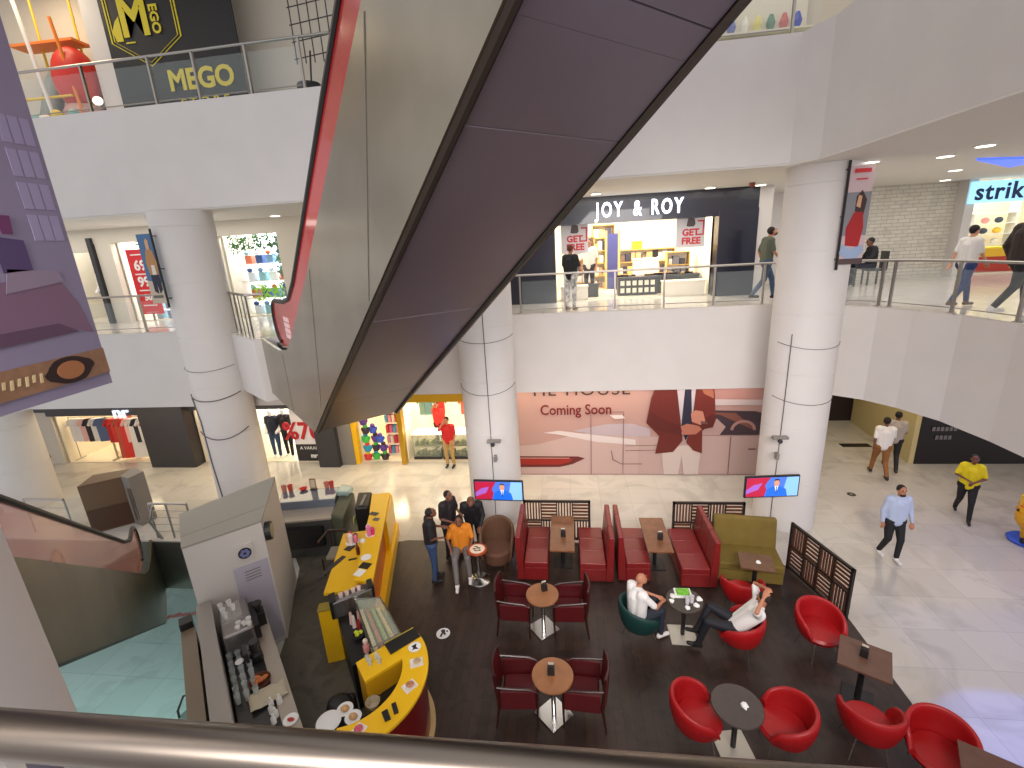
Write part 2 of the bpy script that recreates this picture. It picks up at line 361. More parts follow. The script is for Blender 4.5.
round_table('round walnut table on a square chrome base between the two burgundy armchairs nearer the booths', -.53, 6.87, mat('round_walnut', (150, 98, 60), .3, noise=.2, nscale=6), .29, 'square', R(40))
round_table('round walnut table on a chrome foot between the two burgundy armchairs nearest the camera', -.31, 5.26, MATS['round_walnut'], .30, 'square', R(45))
round_table('round dark table at the bottom of the picture between two red tub chairs', 2.1, 4.95, mat('dark_round_top', (72, 62, 58), .4, noise=.1), .32, 'black', R(8))
round_table('small round dark table full of food between the two seated people', 1.88, 6.84, mat('dark_round_top2', (60, 50, 44), .4), .30, 'black', R(0))
t = round_table('tiny round side table with a red top and white figure, beside the man in orange', -1.92, 8.10, mat('red_ring_top', (176, 74, 34), .35), .20, 'round')
disc = mat('table_print', (236, 214, 190), .5)
MB().lathe([(.155, .7505), (.155, .752)], n=28).build('printed_disc', disc, t)
m = MB(); m.box(-.09, -.03, -.02, .02, .752, .754); m.box(-.05, .02, -.07, -.04, .752, .754); m.box(-.02, .06, .01, .05, .752, .754); m.box(.03, .08, -.06, -.02, .752, .754); m.box(-.07, .0, .06, .09, .752, .754)
m.build('printed_pattern', black, t)

def rect_table(label, x, y, sx, sy, rz, top_m, z=.012, kind='rectangular_table'):
    t = thing(kind, label, 'table', (x, y, z), rz)
    B(-sx/2, sx/2, -sy/2, sy/2, .715, .75).build('table_top', top_m, t, bevel=.005)
    MB().lathe([(.04, .02), (.04, .715)], n=14).build('pole', black, t, smooth=True)
    B(-.2, .2, -.2, .2, 0, .02).build('base_plate', black, t, bevel=.005)
    B(-.15, .15, -.15, .15, .70, .715).build('top_plate', black, t)
    return t
rect_table('narrow walnut table between the two left red booth benches', -.19, 8.73, .50, 1.27, 0, walnut)
rect_table('narrow walnut table between the two right red booth benches', 1.74, 8.73, .50, 1.2, 0, walnut)
rect_table('brown wooden table in front of the olive green sofa', 3.42, 7.9, .58, .48, R(-12), mat('mid_brown_top', (104, 72, 50), .4, noise=.2, nscale=8))
rect_table('square brown table beside the marble at the right, holding a menu stand', 4.12, 5.80, .62, .62, R(-31), mat('brown_top', (96, 66, 52), .4, noise=.15, nscale=9))
rect_table('brown table cut off by the handrail at the bottom right corner', 4.60, 4.26, .6, .6, R(-31), MATS['brown_top'])

def booth(label, x0, x1, y0, y1, back_right, rz=0):
    w = x1-x0; L = y1-y0; t = thing('booth_bench', label, 'bench', ((x0+x1)/2, (y0+y1)/2, .012), rz)
    s = 1 if back_right else -1
    a, b = sorted((s*-w/2, s*(w/2-.16)))
    B(a, b, -L/2, L/2, .03, .34).build('base', redl, t, bevel=.02)
    m = MB(); n = 3
    for k in range(n): m.box(a+.0, b, -L/2+L*k/n, -L/2+L*(k+1)/n, .335, .46)
    m.build('seat', redl, t, bevel=.022, smooth=True, seg=3)
    m = MB()
    for k in range(n):
        y_, z_ = -L/2+L*k/n, -L/2+L*(k+1)/n
        xa, xb = s*(w/2-.18), s*w/2; xt = s*(w/2-.10)
        m.v and None
        m.add([(xa, y_, .03), (xb, y_, .03), (xb, z_, .03), (xa, z_, .03), (xt, y_, 1.05), (xb, y_, 1.05), (xb, z_, 1.05), (xt, z_, 1.05)],
              [(0, 3, 2, 1), (4, 5, 6, 7), (0, 1, 5, 4), (1, 2, 6, 5), (2, 3, 7, 6), (3, 0, 4, 7)] if s > 0 else [(1, 2, 3, 0), (7, 6, 5, 4), (4, 5, 1, 0), (5, 6, 2, 1), (6, 7, 3, 2), (7, 4, 0, 3)])
    m.build('backrest', redl, t, bevel=.022, smooth=True, seg=3)
    return t
booth('red leather booth bench closest to the centre column, seat facing right', -1.13, -.48, 8.1, 9.38, False)
booth('red leather booth bench right of the first narrow table, its back against another bench', .16, .84, 8.1, 9.38, True)
booth('red leather booth bench left of the second narrow table, seat facing right', .92, 1.56, 8.15, 9.38, False)
booth('red leather booth bench nearest the olive sofa, seat facing left', 2.12, 2.82, 8.02, 9.38, True)
olive = mat('olive_velvet', (112, 92, 34), .8, noise=.12, nscale=5)
t = thing('sofa', 'olive green velvet sofa below the right television', 'sofa', (3.52, 8.62, .012), R(-7))
B(-.60, .60, -.42, .25, .04, .30).build('base', olive, t, bevel=.02)
B(-.60, .60, -.45, .28, .29, .46).build('seat', olive, t, bevel=.035, smooth=True, seg=3)
m = MB(); m.add([(-.6, .16, .3), (.6, .16, .3), (.6, .40, .3), (-.6, .40, .3), (-.6, .28, 1.05), (.6, .28, 1.05), (.6, .40, 1.05), (-.6, .40, 1.05)], [(0, 3, 2, 1), (4, 5, 6, 7), (0, 1, 5, 4), (1, 2, 6, 5), (2, 3, 7, 6), (3, 0, 4, 7)])
m.build('backrest', olive, t, bevel=.035, smooth=True, seg=3)
for x in (-.54, .54):
    for y in (-.38, .3): B(x-.03, x+.03, y-.03, y+.03, 0, .05).build('foot', black, t)

def slat_screen(label, x, y, w, rz):
    t = thing('slatted_screen', label, 'divider', (x, y, .012), rz); h = 1.06
    m = MB(); fr = .05
    m.box(-w/2, w/2, -.025, .025, h-fr, h); m.box(-w/2, w/2, -.025, .025, .04, .04+fr)
    for q in (-w/2, w/2-fr): m.box(q, q+fr, -.025, .025, 0, h)
    m.build('frame', mat('screen_frame', (34, 24, 20), .5), t)
    sl = mat('screen_slat', (200, 192, 176), .5); bd = mat('screen_board', (92, 50, 26), .5)
    cols = 4; cw = (w-2*fr)/cols; rows = 2; rh = (h-.09-fr)/rows
    g = MB()
    for i in range(1, cols): g.box(-w/2+fr+cw*i-.012, -w/2+fr+cw*i+.012, -.02, .02, .09, h-fr)
    g.box(-w/2+fr, w/2-fr, -.021, .021, .09+rh-.015, .09+rh+.015)
    g.build('grid', MATS['screen_frame'], t)
    for i in range(cols):
        for j in range(rows):
            x0 = -w/2+fr+cw*i+.015; x1 = x0+cw-.03; z0 = .09+rh*j+.02; z1 = z0+rh-.04; s_ = MB(); n = 5
            if (i+j) % 2:
                for k in range(n): q = x0+(x1-x0)*(k+.25)/n; s_.box(q, q+(x1-x0)/n*.5, -.012, .012, z0-.02, z1+.02)
            else:
                for k in range(n): q = z0+(z1-z0)*(k+.25)/n; s_.box(x0-.015, x1+.015, -.012, .012, q, q+(z1-z0)/n*.5)
            s_.build('slat_panel', bd, t)
    return t
slat_screen('dark slatted wooden screen behind the first booth table', -.32, 9.50, 1.52, 0)
slat_screen('dark slatted wooden screen behind the right booth and green sofa', 3.0, 9.48, 1.52, 0)
slat_screen('dark slatted wooden screen standing at an angle at the marble edge', 4.58, 8.02, 1.48, R(-75))

# red tub chairs
def tub_mesh(T, Hb, Hf, Ro, th, spread, z0, m):
    # T unused; wrap-around shell with a rounded rim
    n = 30; prof_n = 8; vs = []; fs = []
    for i in range(n+1):
        a = -spread+2*spread*i/n; k = 1-(abs(a)/spread)**2.2; H = Hf+(Hb-Hf)*k
        e = min(1, (spread-abs(a))/R(14)+.25)
        c, s = math.sin(a), -math.cos(a)       # a=0 is the back (-y)
        ring = [(Ro*.80, z0), (Ro*.90, z0+.14), (Ro*.99, z0+(H-z0)*.6), (Ro, H-.05), (Ro-th*.25, H-.008), (Ro-th*.5, H), (Ro-th*.8, H-.012), (Ro-th, H-.06), (Ro-th*.95, z0+(H-z0)*.5), (Ro*.80-th*.7, z0+.04)]
        for r, z in ring:
            zz = z0+(z-z0)*(.55+.45*min(1, e)); vs.append((r*c, r*s*1.0, zz))
    q = len(ring)
    for i in range(n):
        for j in range(q): k = (j+1) % q; fs.append((i*q+j, (i+1)*q+j, (i+1)*q+k, i*q+k)[::-1])
    fs.append(tuple(range(q))); fs.append(tuple(n*q+j for j in range(q))[::-1])
    m.add(vs, fs)
def tub_chair(label, x, y, rz, shell_m, group=None):
    t = thing('tub_chair', label, 'chair', (x, y, .012), rz, group)
    m = MB(); tub_mesh(0, .84, .64, .375, .08, R(128), .37, m); o = m.build('shell', shell_m, t, smooth=True)
    sd = o.modifiers.new('s', 'SUBSURF'); sd.levels = 1; sd.render_levels = 1
    MB().lathe([(.22, .35), (.28, .39), (.30, .45), (.27, .485), (.12, .495)], 0, .02, 28).build('seat', shell_m, t, smooth=True)
    for a in (45, 135, 225, 315):
        c, s = math.cos(R(a)), math.sin(R(a)); MB().tube([(c*.20, s*.20, .37), (c*.31, s*.31, 0)], [.012, .009], 8).build('leg', chrome, t)
    return t
tub0 = tub_chair('red tub chair at the bottom left of the dark round table', 1.62, 4.98, R(-95), redl2)
def tub(label, x, y, rz): return dup(tub0, (x, y, .012), rz, label)
bpy.context.view_layer.update()
tub('red tub chair at the bottom right of the dark round table', 2.70, 4.93, R(80))
tub('red tub chair right behind the angled slatted screen end, above the square brown table', 3.93, 6.60, R(190))
tub('red tub chair below the square brown table, its back to the camera', 3.78, 5.05, R(-14))
tub('red tub chair in the bottom right corner, partly cut off by the handrail', 4.38, 4.72, R(150))
tub('red tub chair holding the person in white with raised arms', 2.66, 6.48, R(62))
tub('empty red tub chair in front of the olive sofa table', 3.02, 7.42, R(-10))
tub_chair('dark green tub chair under the bald man', 1.13, 6.68, R(-75), mat('teal_shell', (14, 52, 48), .5))
tub_w = thing('lounge_chair', 'brown woven lounge chair between the centre column and the red booth', 'chair', (-1.60, 8.66, .012), R(4))
wick = mat('brown_wicker', (96, 66, 46), .6, noise=.25, nscale=40, bump=.3)
m = MB(); tub_mesh(0, .98, .62, .40, .09, R(118), .12, m); o = m.build('shell', wick, tub_w, smooth=True); sd = o.modifiers.new('s', 'SUBSURF'); sd.levels = 1; sd.render_levels = 1
tub_w.rotation_euler[2] = R(176)
MB().lathe([(.28, .14), (.31, .2), (.32, .40), (.28, .45), (.1, .46)], 0, .03, 28).build('seat', mat('brown_cushion', (96, 62, 44), .8), tub_w, smooth=True)
for a in (45, 135, 225, 315): c, s = math.cos(R(a)), math.sin(R(a)); MB().tube([(c*.26, s*.26, .16), (c*.28, s*.28, 0)], .018, 8).build('leg', darkwood, tub_w)

# burgundy wooden armchairs (back at -y)
def armchair(label, x, y, rz):
    t = thing('armchair', label, 'chair', (x, y, .012), rz); fm = mat('dark_mahogany', (52, 18, 14), .3)
    B(-.25, .25, -.22, .27, .33, .45).build('seat', burg, t, bevel=.03, smooth=True, seg=3)
    # curved upholstered back
    m = MB(); n = 8
    pts = [(-.26+.52*i/n, -.27-.05*math.sin(math.pi*i/n)) for i in range(n+1)]
    vs = []; fs = []
    for (px, py) in pts:
        vs += [(px, py-.02, .42), (px, py+.035, .42), (px, py-.02, .94), (px, py-.055, .94)]
    for i in range(n):
        a = i*4; b = a+4
        fs += [(a+1, b+1, b+2, a+2), (b, a, a+3, b+3), (a+2, b+2, b+3, a+3), (a, b, b+1, a+1)]
    fs += [(0, 1, 2, 3), (n*4+3, n*4+2, n*4+1, n*4)]
    m.add(vs, fs); m.build('backrest', burg, t, smooth=True)
    MB().tube([(px, py-.03, .955) for px, py in pts], .022, 8).build('top_rail', fm, t, smooth=True)
    for s in (-1, 1):
        B(s*.27-.018, s*.27+.018, -.24, .26, .38, .70).build('arm_panel', burg, t, bevel=.012)
        MB().tube([(s*.27, -.28, .76), (s*.275, -.1, .74), (s*.27, .16, .715), (s*.265, .28, .66)], .02, 8).build('arm_rail', fm, t, smooth=True)
        MB().tube([(s*.265, .28, .66), (s*.26, .27, 0)], [.022, .014], 8).build('leg', fm, t, smooth=True)
        MB().tube([(s*.26, -.30, .96), (s*.255, -.26, .45), (s*.255, -.32, 0)], [.018, .024, .014], 8).build('leg', fm, t, smooth=True)
    return t
arm0 = armchair('burgundy armchair left of the round walnut table nearer the booths', -1.02, 6.90, R(-92))
bpy.context.view_layer.update()
dup(arm0, (-.06, 6.92, .012), R(92), 'burgundy armchair right of the round walnut table nearer the booths')
dup(arm0, (-.82, 5.28, .012), R(-86), 'burgundy armchair left of the round table nearest the camera')
dup(arm0, (.13, 5.30, .012), R(86), 'burgundy armchair right of the round table nearest the camera')

menu_holder('black menu holder on the first narrow booth table', -.17, 8.60, .762)
menu_holder('black menu holder on the second narrow booth table', 1.80, 8.55, .762)
menu_holder('black menu holder on the round walnut table nearer the booths', -.50, 6.97, .762, R(20))
menu_holder('black menu holder on the round walnut table nearest the camera', -.33, 5.28, .762)
menu_holder('black menu holder on the square brown table by the marble floor', 4.12, 5.83, .762, R(-35))
def paper(name, label, x, y, z, s=.07, m=None, rz=0, cat='napkin'):
    random.seed(int(x*100+y*37)); mb = MB(); n = 7
    mb.lathe([(s*.35, 0), (s, .004), (s*.8, .03), (s*.3, .045)], n=9)
    mb.v = [(a+random.uniform(-.012, .012), b+random.uniform(-.012, .012), c) for a, b, c in mb.v]
    o = mb.build(name, m or white, smooth=False); o.location = (x, y, z); return tag(o, label, cat)
paper('crumpled_napkin', 'crumpled white napkin on the dark round table at the bottom', 2.18, 4.93, .763, .05)
paper('crumpled_napkin', 'crumpled white napkin on the table before the olive sofa', 3.44, 7.86, .763, .045)
# decal on the cafe floor
t = thing('floor_sticker', 'round white social distancing sticker on the dark wooden floor', 'sticker', (-2.34, 6.66, .0125))
MB().lathe([(.125, 0), (.125, .003)], n=32).build('disc', white, t)
m = MB(); m.prism([(-.03, .09), (.02, .08), (.03, .02), (.06, -.02), (.03, -.04), (.0, 0), (-.01, -.08), (-.05, -.08), (-.03, .02), (-.06, .05)], .003, .005); m.prism([(.04, .06), (.07, .08), (.08, .04), (.05, .03)], .003, .005)
m.build('printed_symbol', dark, t)
tag(B(-3.3, -3.24, 7.3, 7.33, .012, .016).build('floor_scratch', black), 'short dark scuff on the wooden floor by the yellow counter', 'scuff')
t = thing('floor_drain', 'small dark round drain cover set in the marble floor', 'drain cover', (7.25, 11.74, 0)); MB().lathe([(.10, .001), (.10, .006), (.07, .008)], n=24).build('cover', dark, t); MB().lathe([(.04, .008), (.04, .010)], n=16).build('hub', railm, t)
tag(B(8.6, 9.45, 14.70, 14.95, 0, .015).build('door_mat', black, bevel=.004), 'narrow black mat on the marble in front of the cream wall', 'mat')
# ---------------------------------------------------------------- kiosk of the cafe
AX = Vector((.68, -.733)); BX = Vector((.733, .68))
def ab(a, b): p = AX*a+BX*b; return (p.x, p.y)
class WT:                                  # a thing whose parts are given in world coordinates
    def __init__(s, name, label, cat, loc, group=None):
        s.loc = Vector(loc); s.t = thing(name, label, cat, loc, 0, group)
    def part(s, m, name, mt, parent=None, **k):
        o = m.build(name, mt, parent or s.t, **k)
        if parent is None: o.location = -s.loc
        return o
    def box(s, name, mt, x0, x1, y0, y1, z0, z1, **k): return s.part(B(x0, x1, y0, y1, z0, z1), name, mt, **k)
def quad_ab(a0, a1, b0, b1): return [ab(a0, b0), ab(a1, b0), ab(a1, b1), ab(a0, b1)]
cabm = mat('cabinet_white', (205, 198, 190), .5); capm = mat('cabinet_top', (150, 146, 134), .6)
w = WT('service_cabinet', 'tall white service cabinet with grey flat top and a round black clock', 'cabinet', (-6, 6.9, .01))
nR, fL, bL, bR = Vector((-5.2, 6.42)), Vector((-6.02, 5.66)), Vector((-6.85, 6.58)), Vector((-5.95, 8.0))
w.part(MB().prism([nR, fL, bL, bR], .01, 2.42), 'body', cabm)
def sc(p, f=1.01): c = (nR+bL)/2; return tuple(c+(p-c)*f)
w.part(MB().prism([sc(nR.lerp(bR, .30)), sc(fL.lerp(bL, .30)), sc(bL), sc(bR)], 2.42, 2.45), 'top_panel', capm)
w.part(MB().prism([sc(nR), sc(fL), sc(fL.lerp(bL, .29)), sc(nR.lerp(bR, .29))], 2.42, 2.45), 'top_panel', capm)
fd = (fL-nR).normalized(); fn = Vector((fd.y, -fd.x)); fn = fn if fn.dot(Vector((1, -1))) > 0 else -fn
def onf(u, v, d=0.0): p = nR+fd*u+fn*d; return (p.x, p.y, v)
def fq(m, u0, u1, v0, v1, d0, d1):
    return m.add([onf(u0, v0, d0), onf(u1, v0, d0), onf(u1, v1, d0), onf(u0, v1, d0), onf(u0, v0, d1), onf(u1, v0, d1), onf(u1, v1, d1), onf(u0, v1, d1)],
                 [(0, 1, 2, 3), (7, 6, 5, 4), (4, 5, 1, 0), (5, 6, 2, 1), (6, 7, 3, 2), (7, 4, 0, 3)])
dp = w.part(fq(MB(), .03, .55, .1, 1.75, 0, .02), 'door', mat('door_lilac', (176, 170, 180), .5))
w.part(fq(MB(), .20, .46, 1.87, 2.15, 0, .03), 'fan_frame', cabm)
m = MB(); c = Vector(onf(.33, 1.99, .035)); n3 = Vector((fn.x, fn.y, 0)); u3 = Vector((fd.x, fd.y, 0)); z3 = Vector((0, 0, 1))
def disc_on(m, c, r, n3, u3, d=.006, n=28, r0=0):
    vs = [tuple(c+(u3*math.cos(2*math.pi*i/n)+z3*math.sin(2*math.pi*i/n))*r+n3*k) for k in (0, d) for i in range(n)]
    return m.add(vs, [tuple(range(n)), tuple(range(2*n-1, n-1, -1))]+[(i, n+i, n+(i+1) % n, (i+1) % n) for i in range(n)])
w.part(disc_on(MB(), c, .10, n3, u3), 'fan_opening', dark)
m = MB()
for k in range(6):
    a = k*math.pi/3; p = c+n3*.007+(u3*math.cos(a)+z3*math.sin(a))*.05; disc_on(m, p, .028, n3, u3, .008, 10)
w.part(m, 'fan_blades', mat('fan_blue', (120, 124, 170), .4))
m = MB()
for k in range(4): fq(m, .16, .40, 1.62-k*.055, 1.64-k*.055, .02, .023)
w.part(m, 'instruction_text', grey)
sd = (bR-nR).normalized(); sn = Vector((sd.y, -sd.x)); sn = sn if sn.x > 0 else -sn
ck = WT('wall_clock', 'round black-rimmed clock on the corner of the white cabinet', 'clock', (-5.25, 6.7, 2.05))
p = nR+sd*.16; c = Vector((p.x, p.y, 2.15))+Vector((sn.x, sn.y, 0))*.005
ck.part(disc_on(MB(), c, .16, Vector((sn.x, sn.y, 0)), Vector((sd.x, sd.y, 0)), .09, 32), 'rim', black)
ck.part(disc_on(MB(), c+Vector((sn.x, sn.y, 0))*.092, .12, Vector((sn.x, sn.y, 0)), Vector((sd.x, sd.y, 0)), .004, 32), 'dial', mat('dial', (180, 172, 130), .5))
ck.part(disc_on(MB(), c+Vector((sn.x, sn.y, 0))*.097, .03, Vector((sn.x, sn.y, 0)), Vector((sd.x, sd.y, 0)), .004, 16), 'hub', mat('gold', (190, 160, 60), .4, .5))

w = WT('service_counter', 'long grey drinks counter running from the white cabinet towards the camera', 'counter', (*ab(-7, -.1), .01))
ctop = mat('counter_top', (164, 152, 138), .4)
w.part(MB().prism(quad_ab(-8.2, -5.0, -.36, .26), .01, .86), 'body', mat('counter_body', (120, 116, 112), .5))
w.part(MB().prism(quad_ab(-8.2, -5.0, .10, .30), .86, .90), 'worktop', ctop)
w.part(MB().prism(quad_ab(-8.2, -5.0, -.36, .10), .86, .88), 'drip_tray', mat('dark_tray', (58, 56, 58), .35, .5))
w.part(MB().prism(quad_ab(-8.2, -5.0, -.58, -.40), .01, 1.34), 'partition', cabm)
w.part(MB().prism(quad_ab(-8.2, -5.0, -.60, -.39), 1.34, 1.38), 'ledge', mat('ledge', (156, 148, 140), .45))
w = WT('brown_barrier', 'low brown wooden barrier with black end post left of the drinks counter', 'barrier', (*ab(-7.4, -.8), 0))
w.part(MB().prism(quad_ab(-8.3, -5.6, -.86, -.74), .0, .94), 'panel', mat('barrier_brown', (124, 104, 84), .5))
w.part(MB().prism(quad_ab(-8.3, -5.6, -.88, -.68), .94, .98), 'cap', mat('barrier_cap', (140, 122, 100), .45))
w.part(MB().prism(quad_ab(-8.5, -8.3, -.88, -.70), .0, 1.10), 'end_post', black)

w = WT('espresso_machine', 'large silver coffee machine with cups on top on the drinks counter', 'coffee machine', (*ab(-7.7, -.1), .9))
w.part(MB().prism(quad_ab(-8.08, -7.25, -.33, .08), .90, 1.30), 'body', mat('machine_steel', (160, 154, 150), .3, .8), bevel=.03)
w.part(MB().prism(quad_ab(-8.02, -7.6, -.30, -.02), 1.30, 1.33), 'cup_tray', chrome)
w.part(MB().prism(quad_ab(-7.95, -7.3, .08, .16), 1.0, 1.24), 'front_panel', black)
for k, (a, b) in enumerate([(-7.95, -.28), (-7.95, -.16), (-7.8, -.26), (-7.8, -.12), (-7.66, -.24)]):
    x, y = ab(a, b); w2 = tag(MB().lathe([(.028, 0), (.04, .09), (.036, .09), (.024, .008)], n=14).build('paper_cup', white), 'white paper cup on top of the silver coffee machine', 'cup', 'cups on the coffee machine'); w2.location = (x, y, 1.331)
for k, (a, b) in enumerate([(-7.42, -.1), (-7.36, -.03), (-7.42, .04), (-7.32, -.12), (-7.30, .03)]):
    x, y = ab(a, b); w2 = tag(MB().lathe([(.03, 0), (.04, .05), (.036, .05), (.026, .008)], n=14).build('espresso_cup', white), 'small white cup on the near end of the coffee machine', 'cup', 'small cups on the coffee machine'); w2.location = (x, y, 1.301)
w = WT('coffee_grinder', 'black coffee grinder beside the silver coffee machine', 'grinder', (*ab(-7.75, .2), .9))
x, y = ab(-7.78, .20); w.part(MB().prism(quad_ab(-7.88, -7.68, .14, .28), .9, 1.14), 'body', black, bevel=.01); w.part(MB().lathe([(.03, 1.14), (.075, 1.28), (.07, 1.30)], x, y, 18), 'hopper', mat('smoke_plastic', (50, 46, 46), .2))
w = WT('blender', 'black blender next to the drinks glasses on the grey counter', 'blender', (*ab(-7.0, .02), .9))
x, y = ab(-7.0, .02); w.part(MB().lathe([(.09, .9), (.085, 1.0), (.06, 1.04)], x, y, 18), 'base', black); w.part(MB().lathe([(.05, 1.04), (.075, 1.22), (.07, 1.23)], x, y, 16), 'jug', mat('smoke_plastic', (50, 46, 46), .2)); w.part(MB().prism(quad_ab(-7.12, -6.88, -.14, -.08), .9, 1.16), 'rear_box', dark)
gl = mat('drinking_glass', (220, 226, 222), .08, alpha=.45)
k = 0; random.seed(3)
for i in range(6):
    for j in range(3):
        a = -7.2+i*.17+random.uniform(-.02, .02); b = -.31+j*.11; x, y = ab(a, b)
        o = MB().lathe([(.03, 0), (.04, .15), (.036, .15), (.027, .01)], n=12).build('drinking_glass', gl, smooth=True); o.location = (x, y, .881); tag(o, 'clear drinking glass in the crowd of glasses on the grey counter', 'glass', 'glasses on the drinks counter')
o = MB().lathe([(.055, 0), (.06, .008), (.045, .022)], n=20).build('saucer', white); x, y = ab(-6.95, -.2); o.location = (x, y, 1.032); tag(o, 'round white saucer lying on top of the glasses', 'saucer')
w = WT('bread_basket', 'dark basket of orange brown pastries on the drinks counter', 'basket', (*ab(-6.5, .02), .882))
x, y = ab(-6.5, -.02); w.part(MB().lathe([(.11, .882), (.15, .96), (.14, .96), (.10, .9)], x, y, 20), 'basket', mat('basket_brown', (96, 50, 30), .6))
for k, (dx, dy) in enumerate([(-.05, .03), (.05, .04), (0, -.05), (-.03, .0), (.06, -.02)]):
    o = MB().ell((0, 0, 0), (.055, .035, .03), 12, 8).build('pastry', mat('pastry', (196, 110, 54), .5, noise=.3, nscale=20), smooth=True); o.location = (x+dx, y+dy, .955+.012*k); o.rotation_euler[2] = k; tag(o, 'orange brown pastry in the dark basket', 'pastry', 'pastries in the basket')
for k, (a, b) in enumerate([(-6.02, .04), (-5.92, .02), (-5.82, .06), (-5.74, .02), (-5.98, .14)]):
    o = MB().lathe([(.034, 0), (.034, .09), (.014, .12), (.014, .15)], n=12).build('syrup_bottle', white, smooth=True); x, y = ab(a, b); o.location = (x, y, .902 if b > .1 else .882); tag(o, 'small white bottle near the plate at the end of the counter', 'bottle', 'white bottles on the drinks counter')
w = WT('cloth', 'crumpled cream cloth lying across the drinks counter', 'cloth', (*ab(-6.2, .1), .9))
random.seed(5); m = MB(); n = 8
vs = [(*ab(-6.34+.30*i/n, -.2+.46*j/n), .915+random.uniform(0, .035)) for i in range(n+1) for j in range(n+1)]
fs = [(i*(n+1)+j, (i+1)*(n+1)+j, (i+1)*(n+1)+j+1, i*(n+1)+j+1) for i in range(n) for j in range(n)]
m.add(vs, fs); o = w.part(m, 'fabric', mat('cream_cloth', (186, 174, 150), .8), smooth=True); sm = o.modifiers.new('t', 'SOLIDIFY'); sm.thickness = .006
w = WT('plate', 'white plate with red food at the near end of the drinks counter', 'plate', (*ab(-5.62, .20), .902))
x, y = ab(-5.62, .20); w.part(MB().lathe([(.05, .902), (.095, .918), (.092, .922), (.04, .908)], x, y, 24), 'dish', white, smooth=True); w.part(MB().ell((x, y, .915), (.05, .028, .015)), 'food', mat('red_food', (176, 50, 40), .6))
# black bent chair at the basement edge
w = WT('bentwood_chair', 'black curved chair on the pale floor in the opening', 'chair', (-9.9, 8.2, -5))
w.part(MB().lathe([(.24, -4.56), (.25, -4.53), (.24, -4.5)], -9.9, 8.2, 24), 'seat', mat('seat_grey', (120, 136, 130), .5))
w.part(MB().tube([(-10.13, 8.1, -5), (-10.13, 8.15, -4.3), (-10.05, 8.33, -4.02), (-9.88, 8.4, -4.02), (-9.7, 8.33, -4.3), (-9.68, 8.2, -5)], .03, 8), 'frame', black, smooth=True)
w.part(MB().tube([(-10.05, 8.0, -4.55), (-10.08, 7.96, -5)], .02, 6), 'leg', black); w.part(MB().tube([(-9.75, 8.0, -4.55), (-9.72, 7.96, -5)], .02, 6), 'leg', black)
redt = mat('red_floor_text', (216, 60, 70), .5)
o = text('Redhous', .34, redt, None, (-13.6, 12.0, -4.99), R(15), .004, 'floor_lettering', 0, 1, rx=0); tag(o, 'red lettering on the pale lower floor', 'lettering')

# dark refrigerated display case
w = WT('display_case', 'dark grey chilled display case with slanted glass top behind the white cabinet', 'display case', (-5.9, 9.1, .01))
dc = mat('case_grey', (66, 66, 62), .4); slate = mat('case_glass', (104, 112, 124), .12, coat=.5)
P0, P1, P2, P3 = Vector((-7.1, 9.75)), Vector((-5.72, 9.95)), Vector((-5.42, 8.85)), Vector((-6.6, 8.62))
w.part(MB().prism([P0, P1, P2, P3], .01, .92), 'body', dc)
w.part(MB().prism([P0, P1, P1.lerp(P2, .55), P0.lerp(P3, .55)], .92, 1.16), 'top_glass', slate, bevel=.02)
w.part(MB().prism([P0.lerp(P3, .55), P1.lerp(P2, .55), P2, P3], .92, .96), 'serving_ledge', ctop)
w.part(MB().prism([P1, P1+Vector((.42, -.1)), P2+Vector((.36, -.15)), P2], .01, 1.05), 'end_panel', mat('case_olive', (74, 76, 58), .5), bevel=.04)
w.part(MB().prism([P1+Vector((.02, .1)), P1+Vector((.38, -.02)), P1+Vector((.36, -.3)), P1+Vector((.02, -.3))], 1.05, 1.18), 'curved_glass', mat('pale_glass', (180, 206, 196), .08, alpha=.6), bevel=.04)
x, y = P2.x+.24, P2.y-.06
w.part(MB().prism([(P3.x+.1, P3.y-.12), (P2.x-.2, P2.y-.12), (P2.x-.2, P2.y+.05), (P3.x+.1, P3.y+.05)], .3, .8), 'front_recess', black)
# round emblem on the end panel
nv = Vector((.96, .27, 0)); 
m = MB(); cc = Vector((P2.x+.42, P2.y+.25, .75)); disc_on(m, cc, .10, Vector((.96, .1, 0)), Vector((-.1, .96, 0)), .02, 20); w.part(m, 'round_emblem', mat('emblem', (190, 190, 120), .5))
cupr = mat('cup_red', (196, 70, 60), .5)
for k, (x, y, lab) in enumerate([(-7.0, 9.66, 'left end'), (-6.86, 9.7, 'left end'), (-6.0, 9.86, 'right end'), (-5.88, 9.88, 'right end')]):
    o = MB().lathe([(.045, 0), (.065, .16), (.06, .16), (.04, .01)], n=14).build('striped_cup', cupr if k % 2 else mat('cup_pink', (206, 130, 112), .5)); o.location = (x, y, 1.162); tag(o, 'red and pink paper cups standing at the %s of the display case' % lab, 'cup', 'paper cups at the %s of the case' % lab)
o = MB().lathe([(.05, 0), (.10, .05), (.095, .055), (.04, .01)], n=16).build('red_bowl', mat('bowl_red', (200, 36, 26), .4)); o.location = (-6.55, 9.74, 1.162); tag(o, 'shallow red bowl on top of the display case', 'bowl')
w = WT('tall_menu_stand', 'tall brown menu stand on top of the display case', 'menu stand', (-6.3, 9.78, 1.162))
w.part(B(-6.38, -6.22, 9.74, 9.82, 1.162, 1.18), 'foot', black); w.part(B(-6.38, -6.22, 9.77, 9.79, 1.18, 1.46), 'card', mat('menu_brown', (150, 120, 90), .5)); w.part(B(-6.36, -6.24, 9.765, 9.77, 1.22, 1.42), 'print', mat('menu_print', (210, 190, 160), .6))

